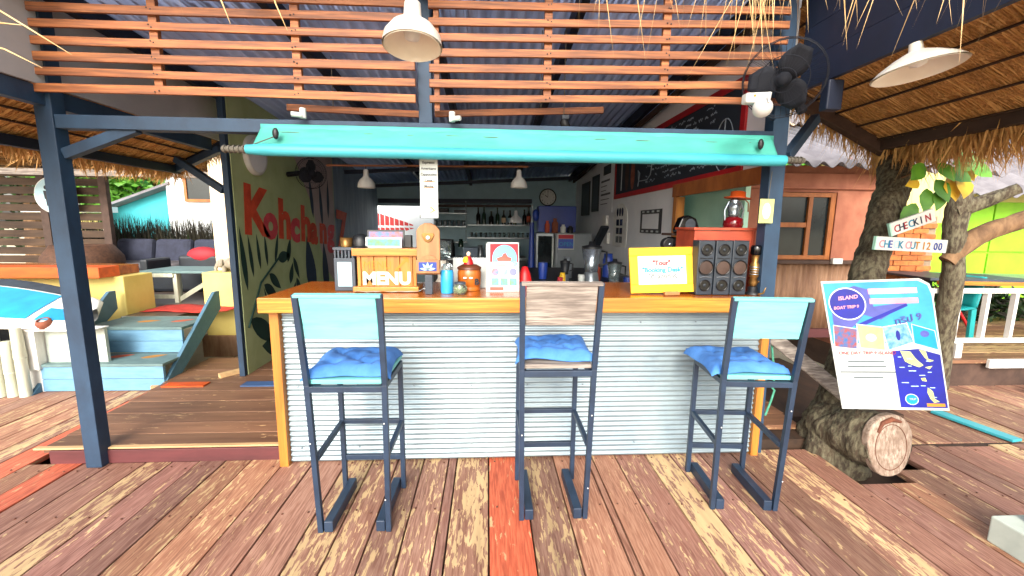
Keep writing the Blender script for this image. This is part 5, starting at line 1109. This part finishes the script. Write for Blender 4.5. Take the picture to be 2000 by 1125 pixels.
pf('map_button', rect(.80, .03, .965, .055), 'ink_orange', .003); pf('map_badge', circ(.67, .085, .062, 22, .044), 'paper', .003); pf('map_badge_inner', circ(.67, .085, .054, 22, .038), 'sup_blue', .0036); pt('TRIP', .64, .08, .018, 'paper', 3)
# direction boards on the trunk
def sign_board(label, p, q, h, body, sz, cols):
    p, q = V(p), V(q); t = T('sign_board', label, 'sign', p); X = (q-p).normalized(); F_ = fr(p, X, (0, 0, 1))
    MB().prism(rect(0, 0, (q-p).length, h), .02, F_).build('board', 'white', t, .003); MB().prism(rect(-.012, 0, -.001, h), .02, F_).build('edge_strip', 'mint', t)
    u = .015
    for i, ch in enumerate(body):
        if ch != ' ': text('lettering', ch, sz, cols[i % len(cols)], t, F_ @ Matrix.Translation((u, h*.2, .001)), bold=.0012, sx=.85)
        u += sz*.5 if ch != ' ' else sz*.25
    return t
sign_board('tilted white board lettered CHECK IN on the tree trunk', (2.89, 2.90, 1.502), (3.20, 2.90, 1.612), .095, 'CHECK IN', .072, ['ink_red', 'mural_blue', 'ink_red', 'ink_blue', 'mural_blue'])
sign_board('level white board lettered with a 12 00 time below the tilted board', (2.745, 2.87, 1.405), (3.30, 2.89, 1.382), .095, 'CHECK OUT 12 00', .075, ['ink_pink', 'ink_blue', 'bluebright', 'paperblue', 'ink_blue', 'poster_land', 'ink_pink', 'ink_blue', 'ink_orange', 'ink_orange', 'ink_orange', 'ink_orange', 'ink_orange', 'bluebright', 'bluebright'])
t = MB().bar((1.93, 2.86, .86), (2.44, 2.62, .42), .10, .03, up=(0, -1, .2)).build('brace_plank', 'greywood', None, .012); tag(t, 'weathered grey plank leaning from the bar post to the tree', 'plank')
t = MB().tube([(2.02, 2.84, .98), (2.03, 2.83, .85), (2.02, 2.82, .7), (2.04, 2.82, .6), (2.06, 2.82, .45), (2.05, 2.82, .41), (2.07, 2.82, .39), (2.05, 2.82, .3), (2.02, 2.82, .2)], .008, 7).build('green_rope', 'ropegreen'); tag(t, 'knotted green rope hanging by the grey plank', 'rope')
t = MB().bar((3.84, 3.25, .006), (3.93, 2.74, .006), .1, .02).build('aqua_board', 'tealroll', None, .003); tag(t, 'bright aqua board lying flat on the deck', 'board')
# brown house
h = T('brown_house', 'brown rendered house with a wooden window and wavy grey roof', 'house', (3.6, 4.6, 0))
B('wall', (2.6, 4.42, 1.18), (2.98, 4.5, 2.2), 'housebrown', h); B('wall', (3.72, 4.42, 1.18), (4.12, 4.5, 2.2), 'housebrown', h); B('wall', (2.981, 4.42, 1.93), (3.719, 4.5, 2.2), 'housebrown', h); B('side_wall', (4.06, 4.501, .2), (4.12, 7.5, 2.3), 'housebrown', h)
B('fascia_board', (2.6, 4.38, 1.96), (4.14, 4.418, 2.12), 'housebrown', h, .004)
cs_ = corr_sheet(2.6, 4.1, .45, 1.17, lambda x, y: 0, .06, .008); cs_.v = [(x, 4.43+z, y) for x, y, z in cs_.v]; cs_.build('lower_sheet', 'rusty', h, solid=.003)
B('sill_board', (2.6, 4.37, 1.171), (4.13, 4.43, 1.21), 'beamwood', h, .004); B('base_board', (2.6, 4.40, .35), (4.1, 4.45, .449), 'maroon', h)
w_ = B('window', (2.985, 4.46, 1.215), (3.715, 4.475, 1.925), 'winglass', h)
for a, b in (((2.985, 4.43, 1.215), (3.04, 4.459, 1.925)), ((3.66, 4.43, 1.215), (3.715, 4.459, 1.925)), ((3.041, 4.43, 1.215), (3.659, 4.459, 1.26)), ((3.041, 4.43, 1.88), (3.659, 4.459, 1.925)), ((3.42, 4.43, 1.261), (3.465, 4.459, 1.879)), ((3.041, 4.435, 1.56), (3.419, 4.459, 1.61))): B('frame', a, b, 'framewood', w_, .002)
t = B('junction_box', (3.68, 4.33, 1.175), (3.79, 4.369, 1.235), 'white', None, .004); tag(t, 'white electric box below the brown house window', 'junction box')
for k in range(3): corr_sheet(2.3+k*.95, 3.28+k*.95, 4.05, 6.2, lambda x, y, k=k: 2.165+.03*k*0-.03*(x-3)+.42*(y-4.05)+.006*(k % 2), .177, .03, 12).build('roof_sheet', 'fibrecement', h, solid=.008)
for k in range(3): corr_sheet(2.3+k*.95, 3.28+k*.95, 5.9, 8.4, lambda x, y, k=k: 2.235-.03*(x-3)+.42*(y-4.05)+.006*(k % 2), .177, .03, 12).build('roof_sheet', 'cream' if k == 1 else 'fibrecement', h, solid=.008)
# yellow boarded gable, brick pier
h = T('yellow_shed', 'pale yellow boarded shed behind the tree', 'shed', (6, 6.2, 0)); 
for k in range(9): B('board', (4.8+k*.24, 6.05, 1.65), (4.8+k*.24+.236, 6.08, 3.2), 'yellowpale', h)
MB().bar((4.7, 5.9, 1.95), (5.6, 5.9, 2.1), .06, .09).build('beam', 'beamwood', h)
BR = T('brick_wall', 'orange brick wall section behind the sign boards', 'wall', (5.3, 5.3, 0)); B('mortar_core', (4.72, 5.262, -.2), (5.82, 5.45, 1.72), 'mortar', BR)
proto = MB().box((0, 0, 0), (.205, .05, .06)).mesh('brick'); proto.materials.append(MATS['brick'])
nb_ = 0
for r_ in range(24):
    for c_ in range(6):
        x = 4.73+c_*.217-(.108 if r_ % 2 else 0)
        if x < 4.70 or x+.205 > 5.86 or nb_ >= 290: continue
        b_ = link('brick', proto, BR); b_.location = V((x, 5.235+random.uniform(-.006, .006), .05+r_*.069)); b_.matrix_parent_inverse = wm(BR).inverted(); nb_ += 1
# lime building
h = T('lime_building', 'lime green building with panelled shutters', 'building', (9, 7, -.6))
B('wall', (6.9, 6.6, -.6), (12, 6.7, 2.15), 'lime', h)
for k in range(4):
    for r_ in range(2): B('panel', (7.25+k*1.0, 6.57, .35+r_*.85), (7.25+k*1.0+.97, 6.599, .35+r_*.85+.82), 'lime', h, .006)
B('ledge', (6.9, 6.5, 2.0), (12, 6.599, 2.15), 'yellowpale', h)
corr_sheet(6.6, 11, 5.9, 8.6, lambda x, y: 2.05+.62*(y-5.9), .25, .03, 8).build('roof_sheet', 'fibrecement', h, solid=.008)
# raised right deck with white railing, chair, table
rd = S(B('terrace', (4.35, 3.85, -.2), (9, 6.0, .24), 'beamwood'))
for k in range(9): o_ = plank(4.33, 9, 3.8+k*.24, 3.8+k*.24+.235, .275, rd, (1.1, 1.05, .95), random.uniform(0, .25), 'deckx', g=0)
B('edge_board', (4.95, 3.77, .2), (9, 3.799, .285), 'white', rd)
RL = T('white_railing', 'white painted wooden railing along the raised terrace', 'railing', (5.5, 3.9, .275))
MB().bar((4.3, 3.9, .955), (8.5, 3.9, .955), .06, .045).build('top_rail', 'white', RL, .004); MB().bar((4.3, 3.9, .45), (8.5, 3.9, .45), .04, .045).build('bottom_rail', 'white', RL, .004)
for k in range(14): MB().bar((4.36+k*.3, 3.9, .474), (4.36+k*.3, 3.9, .931), .035, .05, up=(0, 1, 0)).build('baluster', 'white', RL, .003)
for x in (4.72, 6.3, 7.9): MB().bar((x, 3.9, .275), (x, 3.9, .426), .07, .07).build('foot_post', 'white', RL, .003)
t = T('plastic_chair', 'turquoise moulded plastic chair behind the white railing', 'chair', (5.4, 4.65, .275))
MB().grid(lambda u, v: V((5.2+.42*u, 4.5+.4*v, .66+.02*math.sin(math.pi*u)*-1)), 8, 6).build('seat', 'chairteal', t, solid=.02); MB().grid(lambda u, v: V((5.62+.06*v-.0*u, 4.5+.4*u, .66+.36*v)), 6, 6).build('backrest', 'chairteal', t, solid=.02)
for dx, dy in ((.02, .02), (.4, .02), (.02, .38), (.4, .38)): MB().bar((5.2+dx*1.05, 4.5+dy, .276), (5.2+dx, 4.5+dy, .655), .06, .04).build('leg', 'chairteal', t, .006)
MB().bar((5.2, 4.5, .86), (5.6, 4.5, .88), .05, .03).build('armrest', 'chairteal', t, .006); MB().bar((5.22, 4.5, .66), (5.2, 4.5, .85), .05, .03).build('arm_support', 'chairteal', t)
t = T('red_stool', 'red folding stool on the terrace behind the turquoise chair', 'stool', (5.95, 4.95, .275))
for a, b in (((5.8, 4.9, .276), (6.1, 5.0, .8)), ((6.1, 4.9, .276), (5.8, 5.0, .8))): MB().tube([a, b], .018, 6).build('leg', 'red', t)
B('seat', (5.75, 4.85, .79), (6.15, 5.1, .82), 'red', t)
t = T('terrace_table', 'grey topped terrace table with a wooden edge', 'table', (6, 5, .275)); MB().bar((5.0, 4.85, 1.0), (6.2, 4.7, .985), .8, .03).build('top', 'plasticgrey', t, .004); MB().bar((6.22, 4.7, .985), (7.8, 4.6, .97), .8, .03).build('top', 'steel', t, .004); MB().bar((5.0, 4.40, .97), (6.0, 4.30, .965), .06, .04).build('edge', 'pine', t)
for x in (5.3, 6.9): B('leg', (x, 4.8, .276), (x+.07, 4.87, .96), 'dark', t)
leafy('shrub', 'dark green shrubs behind the white railing', 6.6, 5.6, .5, 1.5, .35, .24, 3000, .12, 'leafdark', False, 'shrub', 'reed')
t = MB().tube([(5.2, 3.62, .04), (6.4, 3.5, .04)], .035, 12).build('black_pipe', 'black'); tag(t, 'short black pipe lying on the deck below the terrace', 'pipe')
lamp_dome('pendant_lamp', 'pale conical lamp hanging beside the forked tree branches', 4.62, 4.15, 1.87, .13, .14, 2.4, 'white', slope='flat', bulb=False)
t = T('white_footing', 'white concrete footing block carrying a navy post', 'footing', (2.62, 1.65, 0)); B('block', (2.515, 1.52, .0), (2.86, 1.80, .14), 'paledirty', t, .008); MB().bar((2.665, 1.69, .141), (2.70, 1.69, 2.55), .09, .09).build('post', 'navy', t, .004)
leafy('broadleaf_tree', 'leafy green tree glimpsed beside the right post', 3.2, 6.9, 3.9, 1.4, .9, 1.0, 2500, .2, 'leaf', True, 'tree')
leafy('broadleaf_tree', 'tall tree with yellowing leaves behind the lime building', 10, 13, 4.5, 3.5, 2, 2, 4500, .35, 'leaf', True, 'tree', 'leafyellow')
leafy('broadleaf_tree', 'dark tree behind the brown house', 5.5, 13, 4, 3, 2, 2, 3500, .35, 'leafdark')
